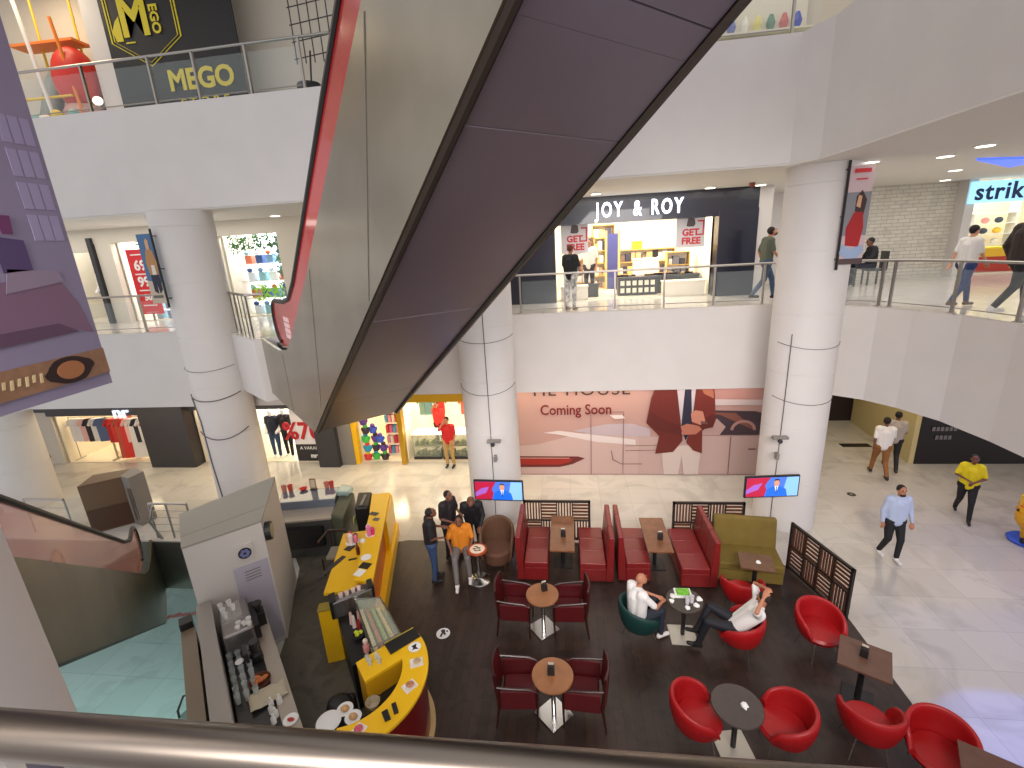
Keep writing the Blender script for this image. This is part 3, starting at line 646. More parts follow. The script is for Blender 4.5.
# yellow bar
w = WT('yellow_bar_counter', 'long straight yellow bar counter with orange recessed front', 'counter', (-4.1, 8.1, .01))
hiL = [(-4.76, 9.66), (-4.47, 8.81), (-4.12, 7.55), (-3.86, 6.66)]; hiR = [(-3.50, 6.62), (-4.02, 8.55), (-4.34, 9.76)]
w.part(MB().prism(hiL+hiR, 1.05, 1.11), 'bar_top', yellow, bevel=.006)
w.part(MB().prism([(-4.62, 9.6), (-3.80, 6.72), (-3.56, 6.70), (-4.08, 8.5), (-4.40, 9.68)], .30, 1.05), 'front_recess_panel', orange_p)
w.part(MB().prism([(-4.62, 9.6), (-3.84, 6.72), (-3.46, 6.70), (-4.22, 9.72)], .01, .30), 'plinth', yellow)
w.part(MB().prism([(-4.72, 9.70), (-4.45, 8.7), (-4.0, 8.6), (-4.30, 9.76)], .30, 1.05), 'end_block', yellow)
w.part(MB().prism([(-4.9, 8.35), (-4.36, 8.5), (-3.86, 6.66), (-4.42, 6.55)], .84, .90), 'worktop', yellow, bevel=.006)
w.part(MB().prism([(-4.82, 8.28), (-4.4, 8.4), (-3.9, 6.74), (-4.34, 6.62)], .01, .84), 'lower_cabinet', mat('cab_dark', (60, 48, 40), .5))
w = WT('yellow_end_panel', 'narrow yellow panel standing at the inner end of the bar', 'panel', (-4.05, 6.0, .01))
w.part(MB().prism([(-4.20, 6.06), (-3.94, 6.16), (-3.90, 6.02), (-4.16, 5.92)], .01, 1.08), 'panel', yellow, bevel=.006)
w.part(MB().prism([(-4.22, 6.08), (-3.92, 6.19), (-3.88, 6.0), (-4.16, 5.89)], 1.08, 1.10), 'cap', mat('cap_brown', (140, 120, 40), .4))

# curved end of the bar
cx, cy = -3.10, 4.76
def arc(r, a0, a1, n=28): return [(cx+r*math.cos(R(a0+(a1-a0)*i/n)), cy+r*math.sin(R(a0+(a1-a0)*i/n))) for i in range(n+1)]
w = WT('curved_yellow_counter', 'curved yellow counter with dark red front and a straight arm', 'counter', (cx, cy, .01))
w.part(MB().prism(arc(1.10, -75, 46)+arc(.74, 46, -75), 1.06, 1.11), 'counter_top', yellow, bevel=.006)
w.part(MB().prism(arc(1.03, -75, 46)+arc(.98, 46, -75), .01, 1.06), 'front_panel', mat('front_red', (112, 12, 18), .3, coat=.3))
w.part(MB().prism(arc(1.10, -75, 46)+arc(1.03, 46, -75), .01, .06), 'kick_ring', mat('cream_trim', (190, 160, 110), .4))
w.part(MB().prism([(-3.08, 4.98), (-2.82, 4.69), (-2.40, 5.12), (-2.34, 5.50), (-2.46, 5.62)], 1.065, 1.105), 'arm_top', yellow)
w.part(MB().prism([(-3.06, 4.96), (-2.82, 4.70), (-2.80, 4.74), (-3.03, 5.0)], .2, 1.065), 'arm_end', mat('arm_edge', (206, 150, 20), .4))
w.part(MB().prism([(-2.82, 4.69), (-2.42, 5.10), (-2.44, 5.14), (-2.85, 4.73)], .75, 1.065), 'arm_side', MATS['arm_edge'])
w.part(MB().prism(arc(.96, -70, 40)+arc(.42, 40, -70), .72, .76), 'inner_shelf', black)
w.part(MB().prism(arc(.95, -70, 40)+arc(.80, 40, -70), .01, .72), 'inner_cabinet', dark)

w = WT('glass_food_case', 'low glass food display case joining the straight bar to the curved counter', 'display case', (-3.1, 5.8, .01))
q = [(-3.62, 6.16), (-3.20, 6.22), (-2.60, 5.50), (-2.92, 5.20)]
w.part(MB().prism([(-3.95, 6.10), (-3.62, 6.3), (-2.95, 5.5), (-3.25, 5.15)], .01, .84), 'rear_counter', black)
w.part(MB().prism(q, .01, .90), 'body', mat('case_base', (60, 52, 44), .4))
w.part(MB().prism(q, .90, 1.14), 'glass_box', mat('case_glass2', (206, 214, 190), .06, alpha=.35), bevel=.02)
m = MB(); Q = [Vector(p) for p in q]
for k in range(5):
    a = Q[0].lerp(Q[3], .12+.19*k); b = Q[1].lerp(Q[2], .12+.19*k); c_ = Q[0].lerp(Q[3], .22+.19*k); d = Q[1].lerp(Q[2], .22+.19*k)
for k in range(4):
    a = Q[0].lerp(Q[1], .1+.22*k); b = Q[3].lerp(Q[2], .1+.22*k); c_ = Q[0].lerp(Q[1], .22+.22*k); d = Q[3].lerp(Q[2], .22+.22*k)
    w.part(MB().prism([a.lerp(b, .04), c_.lerp(d, .04), c_.lerp(d, .96), a.lerp(b, .96)], .91, .96), 'food_tray', mat('tray%d' % k, [(220, 200, 150), (190, 90, 60), (150, 170, 80), (226, 190, 120)][k], .5, noise=.4, nscale=30))
for a, b in ((0, 1), (1, 2), (2, 3), (3, 0)): w.part(MB().tube([(*q[a], 1.145), (*q[b], 1.145)], .012, 6), 'edge_rail', chrome)

def cyl_item(name, label, cat, x, y, z, r, h, m, group=None, r2=None):
    o = MB().lathe([(r, 0), (r2 or r, h), ((r2 or r)*.9, h), (r*.85, .01)] if h > .03 else [(r*.7, 0), (r, h*.8), (r*.9, h)], n=20).build(name, m, smooth=True); o.location = (x, y, z); return tag(o, label, cat, group)
w = WT('counter_coffee_machine', 'black and chrome coffee machine at the near end of the straight yellow bar', 'coffee machine', (-3.75, 6.3, .9))
w.part(MB().prism([(-4.02, 6.10), (-3.5, 6.5), (-3.38, 6.34), (-3.9, 5.95)], .90, 1.22), 'body', mat('machine_chrome', (150, 146, 142), .25, .9), bevel=.02)
w.part(MB().prism([(-4.06, 6.12), (-3.98, 6.2), (-3.86, 6.0), (-3.94, 5.93)], .90, 1.26), 'end_cap', black, bevel=.02)
w.part(MB().prism([(-3.56, 6.5), (-3.48, 6.56), (-3.36, 6.38), (-3.44, 6.3)], .90, 1.26), 'end_cap', black, bevel=.02)
w.part(MB().prism([(-3.9, 6.1), (-3.56, 6.38), (-3.5, 6.3), (-3.84, 6.03)], 1.22, 1.235), 'cup_rail', chrome)
for k, (x, y) in enumerate([(-3.82, 6.1), (-3.74, 6.16), (-3.66, 6.23), (-3.59, 6.29)]): cyl_item('coffee_cup', 'small pale cup on the black and chrome coffee machine', 'cup', x, y, 1.237, .028, .06, mat('cup_pale', (224, 200, 190), .4), 'cups on the bar coffee machine', .036)
for k, (x, y, c) in enumerate([(-3.62, 5.95, (226, 190, 180)), (-3.54, 5.88, (230, 214, 204)), (-3.5, 5.98, (210, 160, 150)), (-3.42, 5.80, (150, 40, 40))]):
    cyl_item('syrup_bottle', 'small %s bottle beside the glass food case' % ['pink', 'cream', 'rose', 'dark red'][k], 'bottle', x, y, .845, .035, .22, mat('bt%d' % k, c, .4), None, .02)
w = WT('lemon_bowl', 'bowl of yellow green lemons behind the glass food case', 'bowl', (-3.38, 5.68, .845))
w.part(MB().lathe([(.06, .845), (.10, .91), (.09, .91), (.05, .86)], -3.38, 5.68, 20), 'bowl', dark)
for k, (dx, dy) in enumerate([(.03, .02), (-.04, .01), (0, -.04)]): o = MB().ell((0, 0, 0), (.038, .03, .03)).build('lemon', mat('lemon', (196, 206, 40), .5), smooth=True); o.location = (-3.38+dx, 5.68+dy, .93); tag(o, 'yellow green lemon in the dark bowl', 'lemon', 'lemons in the bowl')
w = WT('pink_figurine', 'pale pink figure shaped bottle standing beside the glass food case', 'bottle', (-3.14, 5.42, .845))
w.part(MB().lathe([(.045, .845), (.05, .95), (.03, 1.0)], -3.14, 5.42, 14), 'body', mat('fig_pink', (222, 150, 140), .5)); w.part(MB().ell((-3.14, 5.42, 1.04), (.04, .04, .045)), 'head', mat('fig_pale', (240, 214, 196), .5))
for k, (x, y) in enumerate([(-2.92, 5.02), (-2.86, 4.96), (-2.80, 5.06), (-2.74, 5.0)]): cyl_item('water_glass', 'small clear glass on the yellow counter arm', 'glass', x, y, 1.107, .026, .09, gl, 'glasses on the counter arm', .034)
w = WT('black_service_tray', 'long black tray lying across the curved counter and its arm', 'tray', (-2.55, 5.4, 1.112))
w.part(MB().prism([(-2.44, 5.62), (-2.28, 5.48), (-2.62, 5.13), (-2.78, 5.30)], 1.112, 1.13), 'tray', black, bevel=.004)
w.part(MB().tube([(-2.44, 5.62, 1.135), (-2.78, 5.30, 1.135)], .010, 6), 'edge', mat('tray_edge', (180, 160, 60), .4, .5))
cyl_item('round_sticker', 'round white coaster with black bird mark on the curved counter', 'coaster', -2.31, 5.28, 1.112, .095, .01, white)
tag(MB().prism([(-2.36, 5.28), (-2.30, 5.34), (-2.29, 5.28), (-2.24, 5.25), (-2.30, 5.24), (-2.33, 5.21), (-2.32, 5.26)], 1.123, 1.126).build('bird_mark', black), 'black bird shaped mark on the round white coaster', 'mark')
def tray_food(label, x, y, rz, c1, c2):
    w = thing('food_tray', label, 'tray', (x, y, 1.112), rz)
    B(-.09, .09, -.07, .07, 0, .012).build('paper', mat('tray_paper', (226, 218, 206), .6), w)
    MB().lathe([(.03, .012), (.055, .035), (.03, .05)], .01, 0, 14).build('food', mat('food'+c1, eval(c2), .6, noise=.3, nscale=30), w)
    B(-.08, -.03, .02, .06, .012, .03).build('sachet', white, w)
tray_food('paper tray with small snack nearest the coaster on the curved counter', -2.20, 5.02, .4, 'a', '(200,170,130)')
tray_food('paper tray with brown snack midway round the curved counter', -2.18, 4.65, .9, 'b', '(190,130,90)')
tray_food('paper tray with pink snack near the handrail end of the curved counter', -2.62, 4.02, 1.2, 'c', '(206,90,110)')
w = WT('card_terminal', 'black card terminal with its stand on the curved counter', 'card terminal', (-2.3, 4.3, 1.112))
w.part(MB().prism([(-2.33, 4.37), (-2.28, 4.40), (-2.20, 4.28), (-2.25, 4.25)], 1.112, 1.15), 'terminal', black, bevel=.006); w.part(MB().prism([(-2.42, 4.26), (-2.36, 4.31), (-2.27, 4.19), (-2.33, 4.15)], 1.112, 1.14), 'dock', black, bevel=.006)
for k, (x, y, r) in enumerate([(-2.74, 4.93, .05), (-2.60, 4.98, .04)]): cyl_item('jar', ['round white lidded jar on the black shelf inside the curved counter', 'round grey jar on the black shelf beside the white jar'][k], 'jar', x, y, .762, r, .10, [white, grey][k])
cyl_item('glass_bowl', 'clear bowl of snacks on the shelf inside the curved counter', 'bowl', -2.72, 4.62, .762, .07, .09, mat('bowl_clear', (196, 180, 150), .2, alpha=.7), None, .10)
w = WT('black_bin', 'black bin bag and box on the kiosk floor inside the curved counter', 'bin', (-3.3, 4.75, .01))
w.part(MB().prism([(-3.52, 4.86), (-3.16, 4.98), (-3.06, 4.66), (-3.44, 4.52)], .01, .60), 'box', black, bevel=.05); w.part(MB().ell((-3.3, 4.76, .6), (.18, .16, .08)), 'bag', black)
for k, (x, y, l) in enumerate([(-3.06, 4.50, 'nearest the black bin'), (-2.90, 4.40, 'nearest the yellow counter')]):
    w = WT('food_plate', 'clear plate of pastries inside the counter, the one %s' % l, 'plate', (x, y, .82))
    w.part(B(x-.08, x+.08, y-.08, y+.08, .01, .82), 'stand', dark)
    w.part(MB().lathe([(.07, .82), (.11, .84), (.10, .845), (.05, .83)], x, y, 22), 'dish', white, smooth=True)
    w.part(MB().ell((x, y, .85), (.06, .05, .03)), 'food', mat('food_mix', (206, 160, 110), .6, noise=.4, nscale=30))
w = WT('round_white_stool', 'round white plate topped stand at the bottom inside the kiosk', 'stand', (-3.2, 4.32, .01))
w.part(MB().lathe([(.06, .01), (.05, .80), (.10, .82)], -3.2, 4.32, 16), 'stem', black); w.part(MB().lathe([(.15, .82), (.16, .84), (.14, .85)], -3.2, 4.32, 30), 'top', white, smooth=True)
# things on the straight bar
w = WT('black_jacket', 'black jacket and bag hanging over the far inner side of the yellow bar', 'jacket', (-4.95, 9.4, .6))
random.seed(2)
w.part(MB().prism([(-5.15, 9.75), (-4.80, 9.78), (-4.62, 9.1), (-4.92, 9.02)], .45, 1.12), 'fabric', black, bevel=.05); w.part(MB().prism([(-4.92, 9.6), (-4.86, 9.6), (-4.78, 9.15), (-4.84, 9.14)], 1.12, 1.135), 'lapel', grey)
w = WT('office_chair', 'dark chair with cream seat behind the yellow bar', 'chair', (-5.1, 8.25, .01))
w.part(MB().prism([(-5.30, 8.45), (-4.95, 8.5), (-4.88, 8.12), (-5.22, 8.05)], .42, .50), 'seat', mat('seat_cream', (150, 140, 120), .6), bevel=.02)
w.part(MB().tube([(-5.36, 8.1, .84), (-5.34, 8.5, .86), (-4.92, 8.56, .86)], .028, 8), 'back_frame', darkwood); 
for x, y in ((-5.32, 8.08), (-5.30, 8.48), (-4.94, 8.52), (-4.90, 8.12)): w.part(MB().tube([(x, y, .44 if (x, y) != (-5.30, 8.48) else .86), (x, y, 0.01)], .018, 6), 'leg', darkwood)
def candy(label, x, y, z, cols, r=.12):
    w = WT('sweets_display', label, 'display', (x, y, z)); random.seed(int(abs(x)*100))
    w.part(MB().lathe([(r, z), (r, z+.012)], x, y, 20), 'base', white)
    for k, c in enumerate(cols):
        a = k*2.4; px, py = x+r*.55*math.cos(a), y+r*.55*math.sin(a)
        w.part(MB().lathe([(.04, z+.012), (.05, z+.14+.04*(k % 3)), (.03, z+.17+.04*(k % 3))], px, py, 10), 'packet', mat('candy'+str(c), c, .45))
candy('cluster of pink, red and white sweets on the inner worktop of the yellow bar', -4.55, 8.05, .902, [(230, 120, 150), (200, 40, 50), (240, 225, 220), (60, 40, 50), (236, 170, 120)], .14)
candy('pink and white boxed sweets on the top of the yellow bar', -4.12, 8.02, 1.112, [(214, 40, 110), (240, 220, 226), (220, 120, 160)], .10)
cyl_item('paper_roll', 'white paper roll below the sweets on the yellow bar', 'paper roll', -4.18, 7.78, 1.112, .05, .05, white)
def slip(name, label, x, y, z, w_, h_, rz, m):
    o = B(-w_/2, w_/2, -h_/2, h_/2, 0, .008).build(name, m); o.location = (x, y, z); o.rotation_euler[2] = rz; tag(o, label, name.split('_')[-1])
slip('dark_tablet', 'small dark tablet on the yellow bar close to the jacket', -4.36, 8.80, 1.112, .2, .12, -.3, dark)
slip('dark_card', 'dark card on the yellow bar just past the small tablet', -4.22, 8.58, 1.112, .14, .1, -.2, mat('cardg', (90, 84, 90), .5))
cyl_item('round_plate', 'oval white plate on top of the yellow bar', 'plate', -3.90, 7.28, 1.112, .10, .015, white)
slip('black_tray', 'black tray on the yellow bar beside a white sheet', -3.82, 7.05, 1.112, .2, .16, -.2, black)
slip('white_sheet', 'white sheet of paper at the near end of the yellow bar', -3.84, 6.85, 1.112, .16, .18, -.3, white)
slip('black_phone', 'black handheld device on the lower yellow worktop', -4.30, 7.5, .902, .05, .16, -1.2, black)
w = WT('sauce_bottle', 'dark sauce bottle on the lower yellow worktop beside the sweets', 'bottle', (-4.25, 7.66, .902)); w.part(MB().lathe([(.035, .902), (.035, 1.05), (.014, 1.1), (.014, 1.14)], -4.25, 7.66, 12), 'body', mat('sauce', (90, 20, 24), .3)); w.part(MB().lathe([(.016, 1.14), (.016, 1.17)], -4.25, 7.66, 10), 'cap', black)
slip('dark_box', 'dark box with white side on the inner edge of the yellow worktop', -4.52, 7.86, .902, .16, .2, -.3, mat('boxd', (50, 42, 40), .5))
slip('white_keyboard', 'narrow black and white cash keyboard on the inner edge of the yellow worktop', -4.62, 7.25, .902, .1, .7, -.30, dark)
# brown cabinet and things near the lower escalator
w = WT('brown_cabinet', 'tall brown panelled cabinet standing beside the lower escalator landing', 'cabinet', (-12.0, 10.0, 0))
brc = mat('brown_laminate', (104, 78, 54), .5)
F0, F1 = Vector((-12.5, 9.45)), Vector((-11.78, 10.0)); fv = (F1-F0).normalized(); fp = Vector((fv.y, -fv.x))
w.part(MB().prism([F0, F1, (-11.95, 10.5), (-12.75, 10.1)], 0, 1.38), 'body', brc)
for z0, z1, m_ in ((.05, .64, mat('brown_dark', (74, 46, 28), .5)), (.69, 1.34, brc)): w.part(MB().prism([F0+fv*.02, F1-fv*.02, F1-fv*.02+fp*.02, F0+fv*.02+fp*.02], z0, z1), 'panel', m_)
w.part(MB().prism([(-11.77, 9.97), (-11.42, 9.84), (-11.36, 10.25), (-11.92, 10.5)], 0, 1.42), 'side_frame', grey)
w.part(MB().prism([(-11.56, 9.88), (-11.46, 9.84), (-11.47, 9.82), (-11.57, 9.86)], .2, 1.1), 'vent_strip', railm)
# ---------------------------------------------------------------- shops, signs, posters
glow = mat('shop_glow', (255, 246, 224), .5, emit=1.6)  # lamps, but also makes a back wall and counter tops glow as if lit
glow_w = mat('letter_glow', (236, 244, 255), .5, emit=2.2)  # lit letters; also lets two window back walls glow in place of lighting
shopw = mat('shop_white', (236, 228, 210), .6)
navy = mat('navy_front', (15, 17, 38), .3, coat=.3)
charc = mat('charcoal_front', (54, 52, 56), .45)
CL = {}
def cm(c, r=.6, e=0): return mat('cloth%d_%d_%d' % c + ('e' if e else ''), c, r, emit=e)
def shop_room(idx, x0, x1, y0, d, z0, z1, energy, col=WARM, back=None, floor_m=None, wall=None):
    wm = wall or shopw
    struct(B(x0-.05, x1+.05, y0+d, y0+d+.05, z0, z1).build('wall_back', back or wm))
    struct(B(x0-.05, x0, y0, y0+d, z0, z1).build('wall_left', wm)); struct(B(x1, x1+.05, y0, y0+d, z0, z1).build('wall_right', wm))
    struct(B(x0, x1, y0, y0+d, z0, z0+.02).build('floor', floor_m or mat('shop_floor', (222, 212, 190), .25)))
    area('shop_light', ((x0+x1)/2, y0+d*.45, z1-.08), x1-x0-.3, energy, col, sy=d*.7)
    for i in range(max(1, int((x1-x0)/1.0))):
        x = x0+.5+i*1.0
        o = MB().lathe([(.07, z1-.03), (.08, z1-.005)], x, y0+.6, 16).build('ceiling_light', glow); tag(o, 'small round ceiling spot inside shop %s' % idx, 'light', 'spots in shop %s' % idx)
def garment(x, y, z, c, label, group, w_=.46, h=.62, rz=0, long=False):
    m = MB(); hh = h*(1.7 if long else 1)
    m.vprism([(-w_*.32, 0), (-w_*.2, .03), (w_*.2, .03), (w_*.32, 0), (w_*.5, -.20), (w_*.38, -.25), (w_*.30, -.14), (w_*(.30 if not long else .42), -hh), (-w_*(.30 if not long else .42), -hh), (-w_*.30, -.14), (-w_*.38, -.25), (-w_*.5, -.20)], -.05, .05)
    o = m.build('hanging_shirt' if not long else 'hanging_dress', cm(c), bevel=.02); o.location = (x, y, z); o.rotation_euler[2] = rz; return tag(o, label, 'clothing', group)
def rack(label, x0, x1, y, z, h):
    w = WT('clothes_rack', label, 'rack', ((x0+x1)/2, y, z))
    for x in (x0, x1): w.part(MB().tube([(x, y, z), (x, y, z+h)], .015, 6), 'post', railm)
    w.part(MB().tube([(x0, y, z+h), (x1, y, z+h)], .013, 6), 'rail', railm); w.part(MB().tube([(x0, y-.2, z+.02), (x0, y+.2, z+.02)], .014, 6), 'foot', railm); w.part(MB().tube([(x1, y-.2, z+.02), (x1, y+.2, z+.02)], .014, 6), 'foot', railm)
CN = {(190, 40, 36): 'red', (226, 60, 50): 'bright red', (240, 236, 230): 'white', (250, 200, 190): 'pale pink', (50, 44, 50): 'black', (200, 90, 70): 'coral', (120, 40, 40): 'maroon', (90, 110, 150): 'blue'}

# ---- ground floor, left clothes shop
struct(B(-24, -7.05, 13.5, 13.7, 2.0, 2.9).build('wall_front', charc))
struct(B(-24, -19.8, 13.52, 13.68, 0, 2.9).build('wall_front', paint)); struct(B(-19.8, -19.3, 13.45, 13.8, 0, 2.9).build('trim_6', charc)); struct(B(-19.3, -18.08, 13.6, 13.9, 0, 2.9).build('trim_6', cream))
struct(B(-14.35, -12.68, 13.3, 14.1, 0, 2.9).build('trim_6', charc))
shop_room('with red clothes', -18.0, -14.42, 13.7, 3.2, 0, 2.88, 110)
struct(B(-18.08, -14.35, 13.48, 13.72, 1.86, 2.88).build('trim_7', charc))
s_ = thing('shop_sign', 'white glowing rounded letters on the dark band above the red clothes', 'sign', (-15.1, 13.44, 1.95))
text('nr', .60, mat('letter_glow2', (220, 232, 255), .5, emit=.8), s_, (0, 0, .02), 0, .03, 'lettering', .004, 1.15)
rack('clothes rack full of red and white clothes behind the left shop window', -17.9, -16.4, 14.0, .02, 1.62); rack('clothes rack of red dresses in the middle of the left shop', -16.3, -14.6, 13.95, .02, 1.62); rack('second clothes rack deeper inside the left shop', -17.1, -15.0, 15.4, .02, 1.7)
keys = list(CN); random.seed(11)
for k in range(6): c = [(240, 236, 230), (240, 236, 230), (250, 200, 190), (50, 44, 50), (240, 236, 230), (90, 110, 150)][k]; garment(-17.7+k*.22, 14.0, 1.56, c, '%s shirt hanging on the left rack of the red clothes shop' % CN[c], 'shirts on the left rack', rz=R(20), w_=.58, h=.84)
for k in range(9): c = [(190, 40, 36), (226, 60, 50), (200, 90, 70), (226, 60, 50), (250, 200, 190), (240, 236, 230), (50, 44, 50), (240, 236, 230), (200, 90, 70)][k]; garment(-16.15+k*.18, 13.95, 1.56, c, '%s garment hanging on the middle rack of the red clothes shop' % CN[c], 'garments on the middle rack', long=(k in (2, 3, 5)), rz=R(20), w_=.60, h=.86)
for k in range(11): c = [(240, 236, 230), (190, 40, 36), (240, 236, 230), (250, 200, 190)][k % 4]; garment(-17.05+k*.2, 15.4, 1.68, c, '%s garment on the deeper rack of the red clothes shop' % CN[c], 'garments on the deeper rack', rz=R(30))
w = WT('clothes_table', 'low display table inside the red clothes shop', 'table', (-16.4, 14.5, .02)); w.part(B(-16.9, -15.9, 14.4, 14.7, .5, .54), 'top', railm)
for x in (-16.85, -15.95):
    for y in (14.43, 14.67): w.part(B(x-.015, x+.015, y-.015, y+.015, .02, .5), 'leg', railm)
# window poster strip between dark pillar and column
shop_room('behind the left column', -12.6, -10.7, 13.72, 2, 0, 2.88, 40)
rack('clothes rack seen right of the dark pillar by the left column', -12.6, -11.8, 14.0, .02, 1.7)
for k in range(5): c = [(226, 60, 50), (190, 40, 36), (240, 236, 230), (226, 60, 50), (240, 236, 230)][k]; garment(-12.5+k*.16, 14.0, 1.68, c, '%s garment right of the dark pillar' % CN[c], 'garments right of the dark pillar', long=True, rz=R(30))
# seventy percent window
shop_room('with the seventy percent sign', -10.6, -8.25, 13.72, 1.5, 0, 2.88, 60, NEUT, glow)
struct(B(-8.2, -7.5, 13.3, 14.0, 0, 2.9).build('trim_6', charc)); struct(B(-7.5, -7.05, 13.5, 13.7, 0, 2.9).build('door_1', grey))
s_ = thing('sale_sign', 'large window sign with red 70 on black and white', 'sign', (-8.72, 13.76, .02))
B(-.5, .46, 0, .03, .0, 1.95).build('board', mat('sign_black', (40, 36, 40), .5), s_); B(-.5, .46, -.01, 0, .62, 1.95).build('white_field', mat('sign_white', (225, 220, 222), .5), s_)
text('%70', .84, mat('sign_red', (186, 26, 40), .5), s_, (-.16, -.03, 1.08), 0, .012, 'big_number', .02, .95, ry=0); text('A VARAN', .16, white, s_, (0, -.02, .48), 0, .006, 'small_text'); text('nr', .22, white, s_, (.12, -.02, .2), 0, .006, 'shop_letters', .01, 1.2)

# ---- toy shop and next shop
shop_room('with toys', -6.88, -5.47, 13.76, 3, 0, 2.88, 110)
struct(B(-7.05, -6.9, 13.55, 13.75, 0, 2.9).build('trim_8', yellow)); struct(B(-5.45, -5.30, 13.5, 13.9, 0, 2.9).build('trim_8', mat('gold_frame', (190, 150, 40), .35, .5))); struct(B(-7.05, -3.0, 13.55, 13.7, 2.12, 2.9).build('trim_8', MATS['gold_frame']))
struct(B(-6.5, -5.95, 15.2, 15.3, .02, 2.0).build('wall_yellow', yellow))
random.seed(21)
tc = [(210, 60, 60), (60, 90, 200), (70, 190, 80), (240, 200, 40), (90, 60, 140), (40, 150, 190), (240, 240, 240), (60, 50, 60)]
tn = ['red', 'blue', 'green', 'yellow', 'purple', 'turquoise', 'white', 'black']
def toy(x, y, z, k, s, where):
    w = WT('toy_figure', '%s chunky toy in the %s' % (tn[k], where), 'toy', (x, y, z), 'toys in the %s' % where)
    m2 = cm(tc[k]); w.part(MB().lathe([(s*.5, z), (s*.62, z+s*.4), (s*.45, z+s*1.0)], x, y, 12), 'body', m2, smooth=True); w.part(MB().ell((x, y, z+s*1.25), (s*.4, s*.4, s*.36)), 'head', cm(tc[(k+3) % 8]), smooth=True)
    w.part(MB().ell((x-s*.62, y, z+s*.7), (s*.16, s*.16, s*.34)), 'arm', m2); w.part(MB().ell((x+s*.62, y, z+s*.7), (s*.16, s*.16, s*.34)), 'arm', m2)
k = 0
for st, (x, y) in enumerate([(-6.72, 13.85), (-6.45, 13.95), (-6.2, 13.88)]):
    z = .02
    for j in range([5, 4, 3][st]):
        toy(x+random.uniform(-.04, .04), y+random.uniform(-.04, .04), z, (k*5+st) % 8, .2, ['left stack by the yellow frame', 'middle stack of the toy shop', 'right stack of the toy shop'][st]); z += .32; k += 1
w = WT('toy_shelf', 'white shelf full of pink boxes in the toy shop', 'shelf', (-5.95, 14.35, .02))
for j in range(5): w.part(B(-6.2, -5.7, 14.2, 14.5, .02+j*.38, .05+j*.38), 'shelf_board', shopw)
w.part(B(-6.2, -5.7, 14.5, 14.52, .02, 1.9), 'back', shopw)
pc = [(214, 90, 130), (230, 150, 160), (200, 60, 60), (90, 160, 190), (236, 220, 200)]; pn = ['pink', 'pale pink', 'red', 'light blue', 'cream']
for j in range(4):
    for i in range(4):
        k = (i*3+j) % 5; o = B(-.05, .05, -.08, .08, 0, .26).build('toy_box', cm(pc[k])); o.location = (-6.13+i*.125, 14.35, .052+j*.38); tag(o, '%s toy box on shelf %s of the toy shop' % (pn[k], ['one', 'two', 'three', 'four'][j]), 'box', 'boxes on the toy shelf')
shop_room('with glass counters', -5.28, -2.2, 13.72, 3.2, 0, 2.88, 150, (1, .9, .7))
for i, (x0, x1) in enumerate([(-5.15, -4.2), (-4.15, -2.9)]):
    w = WT('glass_counter', ['left glass display counter behind the man in red', 'right glass display counter behind the man in red'][i], 'counter', ((x0+x1)/2, 14.1, .02))
    w.part(B(x0, x1, 13.85, 14.35, .02, .12), 'base', dark)
    w.part(B(x0, x1, 13.85, 14.35, .12, .90), 'glass_body', mat('counter_glass', (150, 160, 140), .1, alpha=.5))
    w.part(B(x0+.02, x1-.02, 13.9, 14.3, .46, .48), 'glass_shelf', mat('counter_shelf', (120, 124, 100), .2))
    w.part(B(x0-.01, x1+.01, 13.84, 14.36, .90, .93), 'counter_top', glow)
    for n_ in range(int((x1-x0)/.12)):
        for zz in (.13, .49):
            o = B(-.035, .035, -.1, .1, 0, .06+.04*((n_*7) % 3)).build('jewellery_box', cm([(60, 66, 50), (190, 180, 120), (110, 120, 90)][n_ % 3])); o.location = (x0+.08+n_*.12, 14.1, zz+.001); tag(o, 'small dark green or gold box inside the glass counter', 'box', 'small boxes in the glass counters')
for i, (x, c, l) in enumerate([(-4.95, (120, 150, 130), 'green'), (-4.75, (100, 140, 140), 'teal'), (-4.32, (190, 40, 36), 'red'), (-3.8, (240, 236, 230), 'white'), (-3.5, (200, 90, 70), 'coral')]):
    garment(x, 14.75, 1.9, c, '%s garment hanging high at the back of the glass counter shop' % l, None, rz=R(10), w_=.42)

# ---- poster wall of the closed shop
struct(B(-2.1, 6.5, 12.9, 13.1, 0, 2.9).build('wall_poster', cream))
def flat(w, name, pts, m, y, t=.004, parent=None): return w.part(MB().vprism(pts, y-t, y), name, m)
w = WT('shop_poster', 'huge pink poster reading Coming Soon with a car and a man in a brown jacket', 'poster', (1.85, 12.85, 0))
Y0 = 12.82
pink = mat('poster_pink', (168, 132, 124), .45); pk = lambda n, c: mat('poster_'+n, tuple(v*.84 for v in c), .45)
w.part(B(-1.6, 5.28, Y0, 12.9, .0, 2.9), 'board', pink)
yl = [Y0-.002]
def F(name, pts, m): yl[0] -= .0022; return flat(w, name, pts, m, yl[0], .002)
F('sky_band', [(2.4, 2.9), (5.27, 2.9), (5.27, 2.1), (2.4, 2.2)], pk('sky', (200, 146, 138)))
F('ground_band', [(-1.6, 0.02), (5.27, .02), (5.27, .35), (-1.6, .4)], pk('ground', (192, 150, 144)))
F('car_body', [(-1.5, .95), (-.9, 1.0), (.2, 1.3), (1.2, 1.42), (2.0, 1.36), (2.0, .04), (-1.55, .04)], pk('car', (214, 182, 174)))
F('car_wing', [(-.75, 1.36), (-.3, 1.42), (1.9, 1.12), (1.9, .96), (.8, 1.06), (-.3, 1.3)], pk('wing', (236, 220, 216)))
F('boot_lid', [(.1, 1.42), (1.1, 1.62), (1.8, 1.62), (2.3, 1.46), (2.3, 1.2), (.8, 1.28)], pk('boot', (200, 180, 186)))
